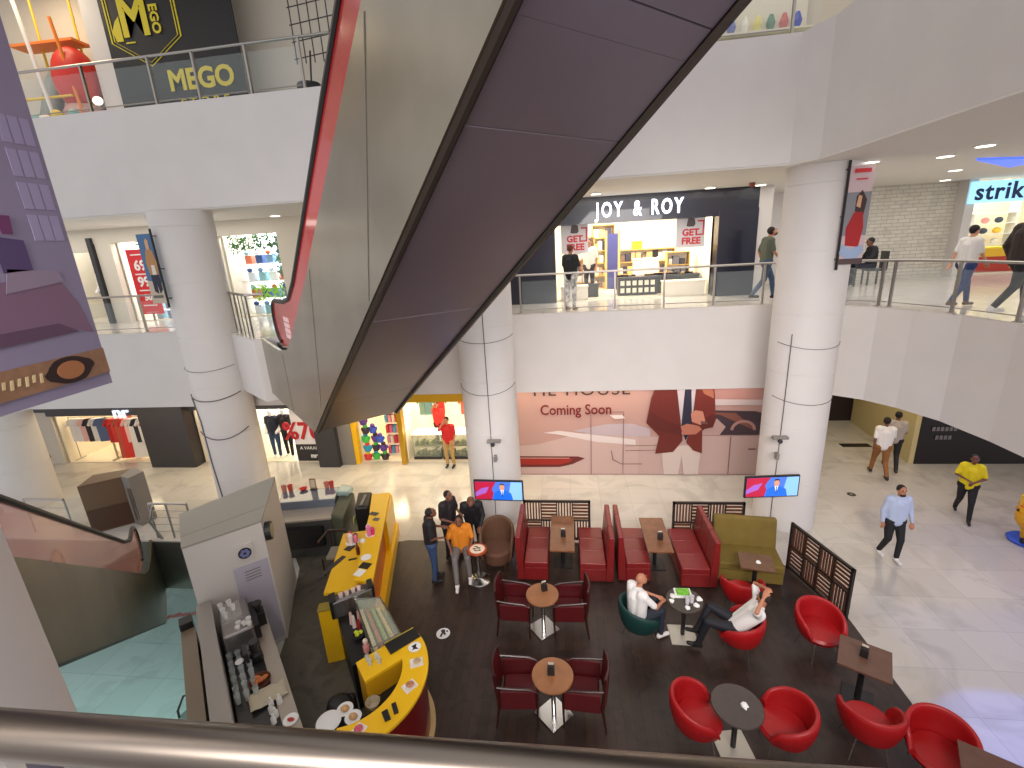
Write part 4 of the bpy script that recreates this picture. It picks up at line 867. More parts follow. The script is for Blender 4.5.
F('tail_light', [(-1.55, .62), (.25, .6), (.45, .54), (.1, .36), (-.3, .26), (-1.55, .26)], pk('taildark', (110, 20, 18)))
F('tail_light_glow', [(-1.55, .54), (.1, .53), (0, .42), (-.3, .34), (-1.55, .34)], pk('tail', (170, 34, 22)))
F('tail_light_line', [(-1.55, .57), (-.0, .56), (-.0, .54), (-1.55, .55)], pk('tailw', (236, 190, 170)))
F('car_side', [(2.0, 1.22), (5.27, 1.22), (5.27, .04), (2.0, .04)], pk('side', (208, 176, 168)))
F('car_window', [(3.75, 2.0), (5.1, 1.95), (5.27, 1.9), (5.27, 1.25), (3.9, 1.25)], pk('window', (70, 50, 60)))
F('windscreen', [(3.6, 2.15), (5.27, 2.12), (5.27, 2.28), (3.9, 2.32)], pk('screen', (216, 196, 196)))
F('dashboard', [(3.7, 1.95), (4.6, 1.9), (5.2, 1.35), (4.9, 1.5), (4.2, 1.85)], pk('dash', (140, 84, 70)))
F('dash_seat', [(3.7, 1.7), (4.1, 1.75), (4.35, 1.5), (4.2, 1.25), (3.7, 1.25)], pk('seat', (196, 160, 152)))
ring = [(4.82+.34*math.cos(R(a)), 1.40+.30*math.sin(R(a))) for a in range(0, 181, 12)]+[(4.82+.26*math.cos(R(a)), 1.40+.22*math.sin(R(a))) for a in range(180, -1, -12)]
F('steering_wheel', ring, pk('wheel', (190, 140, 130)))
F('door_seam', [(4.5, 1.22), (4.52, 1.22), (4.52, .04), (4.5, .04)], pk('seam', (120, 80, 76)))
F('door_handle', [(5.0, .84), (5.2, .84), (5.2, .80), (5.0, .80)], pk('seam', (120, 80, 76)))
F('panel_joint', [(.62, 2.0), (1.56, 2.0), (1.56, .03), (1.54, .03), (1.54, 1.98), (.64, 1.98), (.64, .03), (.62, .03)], pk('joint', (150, 112, 106)))
for q in (.95, .8): F('body_crease', [(1.6, q), (2.9, q+.02), (2.9, q+.005), (1.6, q-.015)], pk('seam', (120, 80, 76)))
F('bumper_line', [(1.2, .8), (1.25, .5), (1.5, .36), (2.1, .36), (2.1, .38), (1.5, .38), (1.27, .52), (1.22, .8)], pk('seam', (120, 80, 76)))
F('mirror', [(1.15, 1.9), (1.5, 1.9), (1.6, 1.8), (1.3, 1.78)], pk('wing', (236, 220, 216)))
# the printed man: trousers, jacket, shirt, tie, hands
F('trousers', [(2.62, .95), (3.72, .95), (3.68, .04), (3.28, .04), (3.2, .6), (3.12, .04), (2.72, .04)], pk('trousers', (226, 206, 196)))
F('shirt', [(2.95, 2.9), (3.65, 2.9), (3.6, 1.3), (3.0, 1.3)], pk('shirt', (214, 200, 206)))
F('tie', [(3.2, 2.72), (3.36, 2.72), (3.44, 1.5), (3.28, 1.1), (3.14, 1.5)], pk('tie', (42, 38, 62)))
F('jacket_left', [(2.42, 2.75), (2.95, 2.85), (3.12, 1.7), (3.2, 1.1), (2.95, .75), (2.45, .70), (2.55, 1.25), (2.18, 1.65), (2.3, 2.4)], pk('jacket', (112, 36, 28)))
F('jacket_right', [(3.5, 2.85), (3.95, 2.7), (4.0, 2.4), (4.05, 1.8), (3.85, 1.5), (3.72, 1.4), (3.75, .7), (3.5, .8), (3.3, 1.05), (3.42, 1.6)], pk('jacket2', (120, 40, 32)))
F('shoulder_light', [(3.55, 2.86), (3.92, 2.72), (3.98, 2.35), (3.7, 2.5)], pk('shoulder', (186, 110, 84)))
F('sleeve', [(2.18, 1.66), (2.32, 2.0), (2.7, 1.72), (3.2, 1.54), (3.15, 1.28), (2.5, 1.42)], pk('jacket3', (98, 30, 24)))
F('sleeve', [(3.5, 1.56), (3.62, 1.42), (4.0, 1.5), (4.08, 1.8), (3.95, 1.9), (3.7, 1.7)], pk('jacket3', (98, 30, 24)))
F('hand', [(3.12, 1.54), (3.3, 1.62), (3.62, 1.55), (3.7, 1.45), (3.55, 1.30), (3.2, 1.28)], pk('skin', (196, 120, 98)))
F('hand', [(3.38, 1.92), (3.5, 2.02), (3.7, 1.98), (3.78, 1.7), (3.66, 1.58), (3.42, 1.68)], pk('skin2', (214, 140, 116)))
F('watch', [(3.66, 1.7), (3.84, 1.66), (3.84, 1.6), (3.66, 1.62)], pk('seam', (120, 80, 76)))
text('Coming Soon', .43, pk('letters', (120, 22, 22)), w.t, (.0-1.85+.20, -.09, 2.07), 0, .003, 'coming_soon_text', .006, .86)
for tx, ox in (('TIE', -.92), ('HOUSE', .62)): text(tx, .46, pk('letters2', (60, 40, 40)), w.t, (.2-1.85+ox, -.09, 2.655), 0, .003, 'lettering', .0, 1.15, space=1.12)

# ---- ground floor right: dark wall, cream wall, dark kiosk wall
struct(B(8.9, 10.3, 17.0, 17.2, 0, 2.9).build('wall_dark', mat('dark_brown_wall', (44, 34, 36), .4)))
struct(MB().prism([(10.0, 16.9), (9.75, 13.55), (9.9, 13.5), (10.2, 16.9)], 0, 2.9).build('wall_cream', mat('warm_cream', (206, 190, 140), .6)))
struct(B(9.86, 15, 13.5, 13.7, 0, 2.9).build('wall_black', mat('black_wall', (30, 24, 28), .35)))
w = thing('wall_sign', 'two short rows of faint pale marks on the black wall at the right', 'sign', (10.45, 13.48, .75))
m = MB()
for k in range(5): m.lathe([(.05, 0), (.05, .01)], -.24+k*.13, 0, 12)
m2 = MB(); m2.T = Matrix.Rotation(R(90), 4, 'X')
for k in range(6): m2.box(-.3+k*.11, -.22+k*.11, .28, .40, 0, .01)
for k in range(4): m2.box(-.18+k*.11, -.10+k*.11, .02, .14, 0, .01)
m2.build('pale_marks', mat('mark_grey', (120, 116, 120), .5), w)

# ---- gallery one, left windows
struct(B(-24, -14.5, 13.5, 13.7, 7.2, 7.85).build('wall_front', cream)); struct(B(-14.5, -3.5, 13.5, 13.7, 7.42, 7.85).build('wall_front', cream))
struct(B(-14.3, -13.78, 13.5, 13.7, 5, 7.42).build('wall_front', cream)); struct(B(-12.0, -10.25, 13.5, 13.7, 5, 7.42).build('wall_front', cream)); struct(B(-8.35, -3.5, 13.5, 13.7, 5, 7.42).build('wall_front', cream))
struct(B(-14.46, -14.32, 13.4, 13.69, 5, 7.6).build('trim_9', dark))
shop_room('of the upper left corner', -16.5, -14.5, 13.72, 2, 5, 7.84, 30, NEUT, mat('dim_back', (70, 78, 76), .5))
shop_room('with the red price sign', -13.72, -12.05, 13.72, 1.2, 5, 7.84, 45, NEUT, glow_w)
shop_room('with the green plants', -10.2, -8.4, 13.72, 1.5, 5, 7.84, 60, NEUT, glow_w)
sg = thing('price_sign', 'tall red window sign with white 69 and 99 left of the column', 'sign', (-13.18, 13.76, 5.21))
B(-.38, .38, -.02, .02, 0, 2.0).build('board', mat('price_red', (206, 30, 40), .5), sg)
B(-.03, .03, -.015, .015, -.19, 0).build('foot', grey, sg)
for zz, s, tx in ((1.5, .42, '69'), (1.0, .42, '99'), (.52, .26, '50')): text(tx, s, white, sg, (0, -.025, zz), 0, .004, 'price_number', .012)
for zz in (1.84, 1.25, .75, .28): B(-.24, .24, -.026, -.02, zz-.02, zz+.015).build('small_text_line', white, sg)
text('____', .2, white, sg, (0, -.025, .14), 0, .004, 'underline')
def foliage(name, label, x, y, z, rx, rz_, cols, n, seed, kind=None):
    random.seed(seed); m = MB()
    for i in range(n):
        a = random.uniform(0, 6.28); px = x+random.uniform(-rx, rx); pz = z+random.uniform(-rz_, rz_); L = random.uniform(.08, .2); d = Vector((math.cos(a), random.uniform(-.5, .5), math.sin(a))).normalized(); s = d.cross(Vector((0, 1, 0))).normalized()*.025
        p = Vector((px, y+random.uniform(-.12, .12), pz)); m.add([p-s*.3, p+d*L*.5-s, p+d*L, p+d*L*.5+s], [(0, 1, 2, 3)])
    o = m.build(name, cols); return tag(o, label, 'plant')
foliage('hanging_plant', 'green artificial leaves across the top of the bright window right of the column', -9.3, 13.9, 7.2, .9, .2, mat('leaf_green', (60, 110, 60), .6), 260, 4)
foliage('leaf_wall', 'green leaf strip down the right side of the bright plant window', -8.55, 13.9, 6.2, .12, 1.1, mat('leaf_green2', (90, 140, 110), .6), 200, 5)
foliage('hanging_plant', 'green leaves above the red price sign', -12.9, 13.95, 7.35, .45, .12, MATS['leaf_green'], 110, 8)
foliage('bright_plant', 'bright lime green plant low in the bright window', -9.2, 13.95, 5.7, .45, .2, mat('lime', (150, 210, 60), .6), 110, 6)
random.seed(31)
bc = [(230, 240, 250), (120, 160, 200), (60, 90, 150), (220, 120, 90), (240, 250, 250), (150, 200, 210)]; bn = ['white', 'light blue', 'dark blue', 'orange', 'white', 'pale teal']
for k in range(16):
    x = -10.0+(k % 4)*.36; z = 5.02+(k//4)*.52; q = (k*5+k//4) % 6
    w = WT('display_box', '%s product on the lit shelves of the plant window' % bn[q], 'product', (x, 14.3, z), 'products in the plant window')
    w.part(B(x, x+.22, 14.25, 14.5, z, z+.26), 'box', cm(bc[q])); w.part(MB().ell((x+.11, 14.22, z+.33), (.09, .06, .07)), 'top', cm(bc[(q+2) % 6]))
w = WT('display_shelves', 'thin white shelves inside the plant window', 'shelf', (-9.4, 14.4, 5))
for j in range(4): w.part(B(-10.2, -8.5, 14.2, 14.55, 4.99+j*.52+.0, 5.015+j*.52), 'shelf_board', white)
for k in range(6):
    x = -13.2+(k % 3)*.4; q = (k*2) % 6
    w = WT('turquoise_goods', '%s goods on the floor under the red price sign' % bn[q], 'product', (x, 14.1, 5.02), 'goods below the price sign'); w.part(B(x-.1, x+.12, 14.0, 14.2, 5.02+.3*(k//3), 5.28+.3*(k//3)), 'box', cm(bc[(q+5) % 6])); 

# ---- banners on columns
def banner(label, x0, x1, z0, z1, y, base, figs, rz=0, side=1):
    w = WT('column_banner', label, 'banner', ((x0+x1)/2, y, z0))
    w.part(B(x0, x1, y-.012, y, z0, z1), 'print', base)
    w.part(MB().tube([(x1 if side > 0 else x0, y, z0-.1), (x1 if side > 0 else x0, y, z1+.1)], .025, 8), 'pole', black)
    for zz in (z0+.1, (z0+z1)/2, z1-.05): w.part(B(x1-.02 if side > 0 else x0-.02, x1+.02 if side > 0 else x0+.02, y, y+.14, zz-.01, zz+.01), 'bracket', black)
    yy = y-.012
    for nm, pts, m in figs:
        yy -= .0022; w.part(MB().vprism([(x0+(x1-x0)*a, z0+(z1-z0)*b) for a, b in pts], yy-.002, yy), nm, m)
    return w
bp = lambda n, c: mat('banner_'+n, c, .5)
banner('tall banner on the left column with a blue sky and a figure in tan coat', -9.38, -9.02, 5.85, 7.36, 9.88, bp('blue', (70, 110, 150)), [
 ('lower_field', [(0, 0), (1, 0), (1, .30), (0, .34)], bp('sand', (190, 176, 156))),
 ('coat', [(.35, .36), (.9, .36), (.95, .6), (.8, .78), (.4, .78), (.22, .6)], bp('tan', (176, 130, 80))),
 ('head', [(.48, .78), (.7, .78), (.72, .9), (.6, .94), (.48, .9)], bp('skin', (206, 160, 124))),
 ('trousers', [(.35, .18), (.6, .14), (.62, .3), (.7, .14), (.92, .2), (.9, .42), (.35, .42)], bp('navy', (30, 32, 56))),
 ('shirt', [(.5, .42), (.78, .42), (.76, .56), (.54, .56)], bp('white', (220, 210, 200))),
 ('caption', [(.15, .08), (.85, .08), (.85, .12), (.15, .12)], bp('grey', (100, 96, 96)))])
banner('tall banner on the right column with a woman in a red dress', 5.17, 5.60, 5.98, 7.72, 9.9, bp('pale', (200, 176, 180)), [
 ('sky', [(0, .3), (1, .3), (1, .74), (0, .74)], bp('grey2', (130, 130, 136))),
 ('hair', [(.42, .55), (.78, .5), (.85, .66), (.62, .76), (.42, .70)], bp('hair', (60, 36, 30))),
 ('face', [(.45, .6), (.62, .58), (.64, .7), (.5, .71)], bp('skin', (206, 160, 124))),
 ('dress', [(.2, .2), (.75, .18), (.85, .38), (.75, .54), (.4, .54), (.15, .38)], bp('red', (166, 20, 26))),
 ('basin', [(.0, .12), (.3, .06), (.75, .06), (1, .14), (.9, .2), (.4, .16), (.08, .22)], bp('bluew', (150, 170, 200))),
 ('dark_foot', [(0, 0), (1, 0), (1, .06), (0, .06)], bp('brown', (80, 60, 60))),
 ('title', [(.2, .93), (.85, .93), (.85, .97), (.2, .97)], bp('red2', (200, 40, 50))),
 ('subtitle', [(.3, .86), (.75, .86), (.75, .875), (.3, .875)], bp('red2', (200, 40, 50)))], side=-1)
# purple banner close to the camera (faces +x), hung from above
w = thing('hanging_banner', 'large lavender banner with a pale bedroom scene and wooden band at the left', 'banner', (-2.8, 1.9, 5.98))
def xp(name, pts, m, k): return MB().add([(d, y-1.9, z-5.98) for d in (.0+k*.0025, .002+k*.0025) for y, z in pts], [tuple(range(len(pts))), tuple(range(2*len(pts)-1, len(pts)-1, -1))]+[(i, len(pts)+i, len(pts)+(i+1) % len(pts), (i+1) % len(pts)) for i in range(len(pts))]).build(name, m, w)
lav = lambda n, c: mat('lav_'+n, c, .6)
xp('fabric', [(.9, 5.98), (2.5, 5.98), (2.5, 8.9), (.9, 8.9)], lav('base', (140, 132, 158)), 0)
xp('bed', [(1.0, 6.28), (2.36, 6.34), (2.48, 6.30), (2.44, 6.48), (2.36, 6.64), (2.2, 6.62), (1.0, 6.60)], lav('bed', (128, 98, 122)), 1)
xp('bed_shade', [(1.0, 6.26), (2.4, 6.32), (2.3, 6.38), (1.0, 6.34)], lav('bed2', (96, 70, 94)), 2)
xp('pillow', [(2.1, 6.56), (2.40, 6.60), (2.38, 6.66), (2.14, 6.68)], lav('pillow', (146, 130, 150)), 2)
xp('drawer', [(2.12, 6.66), (2.26, 6.67), (2.26, 6.82), (2.12, 6.84)], lav('drawer', (84, 66, 110)), 2)
xp('vase', [(2.17, 6.85), (2.22, 6.85), (2.23, 6.94), (2.16, 6.94)], lav('vase', (110, 56, 100)), 3)
for i in range(3):
    for j in range(4): xp('window_pane', [(2.32+i*.055, 6.82+j*.16), (2.365+i*.055, 6.82+j*.16), (2.365+i*.055, 6.95+j*.16), (2.32+i*.055, 6.95+j*.16)], lav('pane', (158, 150, 184)), 1)
xp('dark_ornament', [(2.10, 7.16), (2.2, 7.12), (2.22, 7.28), (2.14, 7.34), (2.06, 7.28)], lav('ornament', (56, 34, 56)), 1)
xp('orange_ornament', [(2.06, 7.36), (2.12, 7.34), (2.10, 7.5), (2.04, 7.5)], lav('orn2', (180, 120, 90)), 1)
xp('wooden_band', [(.9, 6.03), (2.5, 6.05), (2.5, 6.20), (.9, 6.18)], mat('band_wood', (150, 112, 84), .5, noise=.2, nscale=20), 3)
xp('dark_emblem', [(2.28+.14*math.cos(a/24*6.283)*(1 if a % 6 < 3 else .86), 6.12+.075*math.sin(a/24*6.283)) for a in range(24)], lav('emb', (46, 26, 24)), 4)
xp('emblem_disc', [(2.28+.075*math.cos(a/20*6.283), 6.12+.05*math.sin(a/20*6.283)) for a in range(20)], lav('disc', (170, 110, 70)), 5)
for k in range(7): xp('script_stroke', [(1.9+k*.035, 6.09+.012*(k % 2)), (1.915+k*.035, 6.09+.012*(k % 2)), (1.925+k*.035, 6.14), (1.91+k*.035, 6.14)], lav('script', (216, 196, 150)), 4)
MB().tube([(.005, -1.0, 2.95), (.005, .62, 2.95)], .02, 8).build('top_bar', railm, w)
MB().tube([(.005, -1.0, 2.95), (.005, -1.0, 6)], .006, 6).build('cord', railm, w); MB().tube([(.005, .6, 2.95), (.005, .6, 6)], .006, 6).build('cord', railm, w)

# ---- JOY & ROY shop
struct(B(-2.6, 5.15, 13.95, 14.15, 7.14, 7.85).build('trim_10', navy)); struct(B(-2.6, -.28, 13.9, 14.5, 5, 7.14).build('trim_10', navy)); struct(B(4.14, 5.15, 13.9, 14.5, 5, 7.3).build('trim_10', navy))
struct(B(5.15, 5.5, 13.95, 17, 5, 7.85).build('wall_side', paint)); struct(B(5.5, 7.6, 16.8, 17, 5, 7.85).build('wall_side', paint)); struct(B(-3.5, -2.6, 13.95, 14.1, 5, 7.85).build('wall_front', cream))
shop_room('with the lit white name', -.28, 4.14, 14.3, 4.2, 5, 7.84, 330, (1, .92, .78), None, mat('shop_floor2', (230, 220, 200), .2))
s_ = thing('shop_name_sign', 'glowing white JOY & ROY letters on the dark navy shop front', 'sign', (2.02, 13.93, 7.46))
for tx, ox in (('JOY', -.80), ('&', -.04), ('ROY', .74)): text(tx, .54, glow_w, s_, (ox, -.03, 0), 0, .025, 'lettering', .012, .66, space=1.32)
for x0, lab in ((.28, 'left'), (3.52, 'right')):
    w = thing('hanging_poster', 'white GET FREE poster hanging in the %s of the shop opening' % lab, 'poster', (x0, 14.35, 6.36))
    B(-.39, .39, -.01, .01, 0, .85).build('sheet', mat('poster_white', (214, 210, 212), .5), w)
    text('GET', .25, mat('get_red', (206, 50, 60), .5), w, (0, -.018, .40), 0, .003, 'get_text', .01); text('FREE', .25, MATS['get_red'], w, (.02, -.018, .17), 0, .003, 'free_text', .01)
    MB().vprism([(-.12, .58), (-.06, .56), (.08, .56), (.12, .62), (.1, .76), (0, .82), (-.08, .78)], -.015, -.011).build('printed_head', mat('head_print', (90, 76, 76), .5), w)
    MB().vprism([(.18, .32), (.36, .32), (.36, .72), (.18, .72), (.18, .68), (.32, .68), (.32, .36), (.18, .36)], -.014, -.0105).build('red_bracket', MATS['get_red'], w)
    for x in (-.3, .3): MB().tube([(x, 0, .85), (x, 0, 1.45)], .004, 5).build('cord', railm, w)
woodl = mat('shelf_oak', (214, 170, 96), .5)
def shelf_unit(label, x0, x1, y, z, h, n, cols, seed):
    w = WT('shop_shelf', label, 'shelf', ((x0+x1)/2, y, z)); random.seed(seed)
    for x in (x0, x1-.03): w.part(B(x, x+.03, y, y+.35, z, z+h), 'side', woodl)
    w.part(B(x0, x1, y+.33, y+.35, z, z+h), 'back', shopw)
    for j in range(n+1): w.part(B(x0+.03, x1-.03, y, y+.33, z+j*(h-.03)/n, z+j*(h-.03)/n+.03), 'shelf_board', woodl)
    g_ = 'goods on the %s' % label[:40]
    for j in range(n):
        x = x0+.06; zz = z+j*(h-.03)/n+.031; hh = (h-.03)/n-.08
        while x < x1-.2:
            ww = random.uniform(.10, .2); c = random.choice(cols); o = MB().box(0, ww, 0, .22, 0, hh*random.uniform(.5, .95)).build('shop_product', cm(c), bevel=.01); o.location = (x, y+.05, zz); tag(o, 'product standing on the %s' % label, 'product', g_); x += ww+.02
jc = [(240, 232, 220), (190, 160, 120), (230, 220, 200), (120, 100, 90), (60, 60, 80), (236, 200, 120)]
shelf_unit('oak shelf at the left inside the bright shop', .95, 1.75, 17.6, 5.02, 2.2, 5, jc, 1)
shelf_unit('long oak shelf along the back of the bright shop', 1.9, 3.9, 17.9, 5.02, 1.3, 3, jc, 2)
shelf_unit('low oak shelf at the right inside the bright shop', 3.2, 3.9, 15.8, 5.02, 1.2, 3, [(60, 60, 70), (120, 120, 130), (230, 220, 200)], 3)
shelf_unit('narrow oak shelf at the left front of the bright shop', .30, .95, 16.0, 5.02, 1.8, 5, [(220, 220, 224), (90, 110, 140), (240, 230, 220)], 4)
w = WT('dark_doorway', 'tall navy panel deep inside the bright shop', 'panel', (1.62, 17.2, 5.02)); w.part(B(1.45, 1.82, 17.2, 17.3, 5.02, 6.9), 'panel', mat('navy2', (60, 64, 120), .5)); w.part(B(1.38, 1.45, 17.2, 17.3, 5.02, 7.0), 'frame', woodl); w.part(B(1.82, 1.89, 17.2, 17.3, 5.02, 7.0), 'frame', woodl)
def crate_table(label, x0, x1, y0, y1, h, dk=False):
    w = WT('display_table', label, 'table', ((x0+x1)/2, y0, 5.02)); m1 = black if dk else shopw
    w.part(B(x0, x1, y0, y1, 5.02, 5.02+h*.9), 'body', m1, bevel=.01); w.part(B(x0-.02, x1+.02, y0-.02, y1+.02, 5.02+h*.9, 5.02+h), 'top', m1 if not dk else dark)
    return w
crate_table('white low display box at the left of the bright shop entrance', -.15, .65, 14.35, 14.8, .40)
crate_table('white low display box at the right of the bright shop entrance', 2.85, 4.0, 14.35, 14.8, .42)
w = crate_table('black display crates with pale squares in the shop centre', 1.6, 2.75, 14.9, 15.5, .55, True)
for i in range(6):
    for j in range(2): w.part(B(1.66+i*.18, 1.78+i*.18, 14.885, 14.9, 5.1+j*.22, 5.24+j*.22), 'pale_square', shopw)
crate_table('dark low box behind the left white display box', .5, 1.0, 14.9, 15.2, .40, True)
random.seed(9)
for k in range(13):
    x = 1.7+random.uniform(0, 2.3); o = MB().box(-.14, .14, -.06, .06, 0, .05).build('handbag', cm([(50, 44, 46), (110, 80, 60), (70, 70, 80), (180, 150, 110)][k % 4]), bevel=.015); o.location = (x, 15.1+.1*(k % 3) if x < 2.7 else 15.4, 5.575); 
    tag(o, '%s leather item on the table row in the bright shop' % ['black', 'brown', 'grey', 'tan'][k % 4], 'bag', 'leather items on the shop tables')
w = crate_table('dark wooden table right of the black crates', 2.8, 4.05, 15.2, 15.6, .55, True)
w = WT('yellow_box', 'bright yellow box on the back shelf of the bright shop', 'box', (2.55, 18.0, 6.33)); w.part(B(2.4, 2.75, 17.95, 18.1, 6.325, 6.55), 'body', yellow); w.part(B(2.38, 2.77, 17.94, 18.11, 6.55, 6.6), 'lid', yellow)
w = WT('shop_counter', 'white counter with small screens deep in the bright shop', 'counter', (3.2, 16.8, 5.02)); w.part(B(2.3, 3.1, 16.6, 17.0, 5.02, 6.0), 'body', shopw); w.part(B(2.28, 3.12, 16.58, 17.02, 6.0, 6.04), 'top', white); w.part(B(2.9, 3.1, 16.7, 16.74, 6.08, 6.3), 'screen', black); w.part(B(2.98, 3.02, 16.7, 16.74, 6.04, 6.1), 'screen_foot', black)

# ---- gallery one right: brick wall and the strike shop
struct(B(7.5, 12.15, 17.0, 17.2, 5, 7.85).build('wall_brick', brickw)); MB()
struct(MB().prism([(12.1, 16.6), (12.35, 16.6), (12.5, 17.0), (12.1, 17.0)], 5, 7.85).build('trim_11', paint))
shop_room('with the blue lit name', 12.4, 16, 17.0, 2.4, 5, 7.84, 80, (1, .95, .8), mat('lit_back', (240, 230, 200), .5))
s_ = thing('lit_shop_sign', 'light blue lit sign reading strike at the right edge', 'sign', (12.12, 16.52, 7.14))
B(0, 3.4, 0, .06, 0, .62).build('lit_panel', mat('sign_blue', (150, 208, 240), .5, emit=1.1), s_)
text('strike', .66, mat('sign_ink', (26, 50, 90), .5), s_, (.12, -.02, .30), 0, .01, 'lettering', .014, .95, align='LEFT', space=1.12)
w = WT('yellow_counter', 'yellow and red counter at the entrance of the shop with blue sign', 'counter', (14.0, 17.3, 5.02)); w.part(B(13.3, 14.6, 17.3, 17.8, 5.02, 5.5), 'lower', mat('c_red', (180, 50, 30), .5)); w.part(B(13.3, 14.6, 17.3, 17.8, 5.5, 5.75), 'upper', yellow); w.part(B(13.28, 14.62, 17.28, 17.82, 5.75, 5.8), 'top', mat('c_yel', (250, 220, 60), .5))
random.seed(12)
for k in range(22):
    x = 12.6+(k % 6)*.42; z = 5.85+(k//6)*.34; c = [(236, 60, 60), (250, 240, 220), (250, 200, 60), (60, 70, 90), (240, 150, 150), (200, 220, 235)][(k*5+k//6) % 6]
    o = MB().ell((0, 0, .1), (.13, .08, .1), 10, 6).build('shop_toy', cm(c), smooth=True); o.location = (x, 18.6, z); tag(o, 'small bright toy on the shelves of the shop with blue sign', 'toy', 'toys in the shop with blue sign')
w = WT('toy_shelves', 'white shelves across the back of the shop with blue sign', 'shelf', (14, 18.6, 5.8))
for j in range(4): w.part(B(12.45, 15.2, 18.45, 18.8, 5.82+j*.34, 5.85+j*.34), 'shelf_board', white)
for j in range(3): w.part(B(12.5+j*1.3, 12.53+j*1.3, 18.4, 18.8, 5.02, 7.2), 'upright', white)
# ---- gallery two
struct(B(-24, 16, 13.2, 13.3, 10, 14).build('wall_back', cream))
w = WT('black_banner', 'big black and yellow MEGO banner with a shield logo at the top left', 'banner', (-9.4, 12.3, 10))
w.part(B(-11.06, -7.66, 12.3, 12.34, 10.0, 13.9), 'cloth', mat('banner_black', (16, 14, 14), .5))
my = mat('banner_yellow', (214, 196, 30), .5)
text('MEGO', .62, my, w.t, (.62, -.02, 1.02), 0, .006, 'mego_text', .02, 1.0); text('S T O R E', .32, my, w.t, (.62, -.02, .52), 0, .006, 'store_text', .006, 1.0)
def outline(cx, cz, s, t):
    P = [(-1, 1.2), (1, 1.2), (1, -.45), (0, -1.05), (-1, -.45)]; o = [(cx+a*s, cz+b*s) for a, b in P]; i = [(cx+a*(s-t), cz+(b-.02)*(s-t)+.0) for a, b in P]
    m = MB(); n = 5; vs = [(x, y, z) for y in (12.288, 12.30) for x, z in o+i]
    m.add(vs, [(k, (k+1) % n, n+(k+1) % n, n+k) for k in range(n)]+[(10+k, 10+n+k, 10+n+(k+1) % n, 10+(k+1) % n) for k in range(n)]+[(k, 10+k, 10+(k+1) % n, (k+1) % n) for k in range(n)]+[(n+k, n+(k+1) % n, 10+n+(k+1) % n, 10+n+k) for k in range(n)]); return m
w.part(outline(-10.0, 12.38, .94, .035), 'shield_outline', my); w.part(outline(-10.0, 12.38, .86, .025), 'shield_outline', my)
text('M', 1.15, my, w.t, (-.80, -.02, 2.42), 0, .006, 'big_letter', .03, .9); text('EGO', .30, my, w.t, (-.26, -.02, 2.36), 0, .006, 'vertical_text', .01, 1, ry=90)
w.part(MB().vprism([(-10.78, 11.98), (-10.6, 11.98), (-10.6, 12.5), (-10.72, 12.4), (-10.84, 12.2)], 12.285, 12.299), 'flag_shape', my); w.part(MB().vprism([(-10.55, 11.92), (-10.3, 11.92), (-10.3, 11.95), (-10.55, 11.95)], 12.285, 12.299), 'underline', my)
w.part(MB().vprism([(-8.3, 13.9), (-7.7, 13.9), (-7.68, 13.2)], 12.285, 12.299), 'corner_flash', my)
struct(B(-11.75, -11.1, 12.5, 13.2, 10, 14).build('trim_12', paint))
w = WT('red_bounce_dome', 'blurred red inflatable dome in the play area at the top left', 'inflatable', (-12.4, 12.4, 10))
w.part(MB().ell((-12.35, 12.5, 11.35), (.55, .45, .75), 20, 12), 'dome', mat('dome_red', (206, 40, 26), .4), smooth=True); w.part(MB().lathe([(.5, 10.0), (.5, 10.6), (.42, 10.75)], -12.35, 12.55, 20), 'base', mat('dome_base', (196, 150, 140), .5)); w.part(MB().tube([(-12.05, 12.15, 10), (-12.3, 12.15, 12.6)], .04, 8), 'post', mat('orange', (236, 130, 30), .5))
w = WT('climbing_tower', 'yellow and white climbing frame in the play area at the top left', 'play frame', (-13, 12, 10))
yp = mat('pole_yellow', (230, 196, 50), .4)
for x in (-13.5, -12.75): w.part(MB().tube([(x, 12.0, 10), (x-.31, 12.0, 13.7)], .045, 8), 'post', yp if x < -13 else white)
w.part(B(-13.9, -12.1, 12.4, 12.9, 12.2, 12.26), 'platform', mat('orange2', (236, 130, 50), .5)); w.part(MB().tube([(-13.8, 12.1, 10.9), (-12.2, 12.1, 10.9)], .03, 8), 'bar', yp)
for x in (-13.4, -12.3, -11.9): w.part(MB().tube([(x, 12.8, 10), (x, 12.8, 13.9)], .03, 6), 'rear_post', yp)
w = WT('slide', 'grey plastic slide behind the yellow frame', 'slide', (-13.3, 12.9, 10)); w.part(MB().tube([(-12.9, 13, 12), (-13.2, 12.7, 11.4), (-13.4, 12.5, 10.6), (-13.4, 12.3, 10.1)], .22, 12), 'chute', mat('slide_grey', (140, 150, 150), .3), smooth=True)
random.seed(14)
for k in range(12): o = MB().ell((0, 0, 0), (.13, .13, .13), 12, 8).build('play_ball', cm([(240, 230, 220), (236, 200, 60), (206, 60, 50), (140, 190, 180)][k % 4]), smooth=True); o.location = (-13.2+random.uniform(0, 1.5), 11.7+random.uniform(-.15, .15), 10.13 + (.2 if k > 6 else 0)); tag(o, '%s ball low in the play area' % ['white', 'yellow', 'red', 'green'][k % 4], 'ball', 'balls in the play area')
area('play_light', (-12.8, 11.6, 13.6), 1.6, 60, WARM)
w = WT('round_mirror_lamp', 'round white lamp low behind the upper railing', 'lamp', (-11.6, 12.1, 10)); w.part(MB().ell((-11.55, 12.1, 10.72), (.13, .08, .10), 16, 10), 'shade', glow, smooth=True); w.part(MB().tube([(-11.55, 12.1, 10), (-11.55, 12.1, 10.65)], .02, 6), 'stem', railm)
w = WT('wire_rack', 'dark wire display rack on the upper gallery next to the silver escalator', 'rack', (-5.6, 12.0, 10))
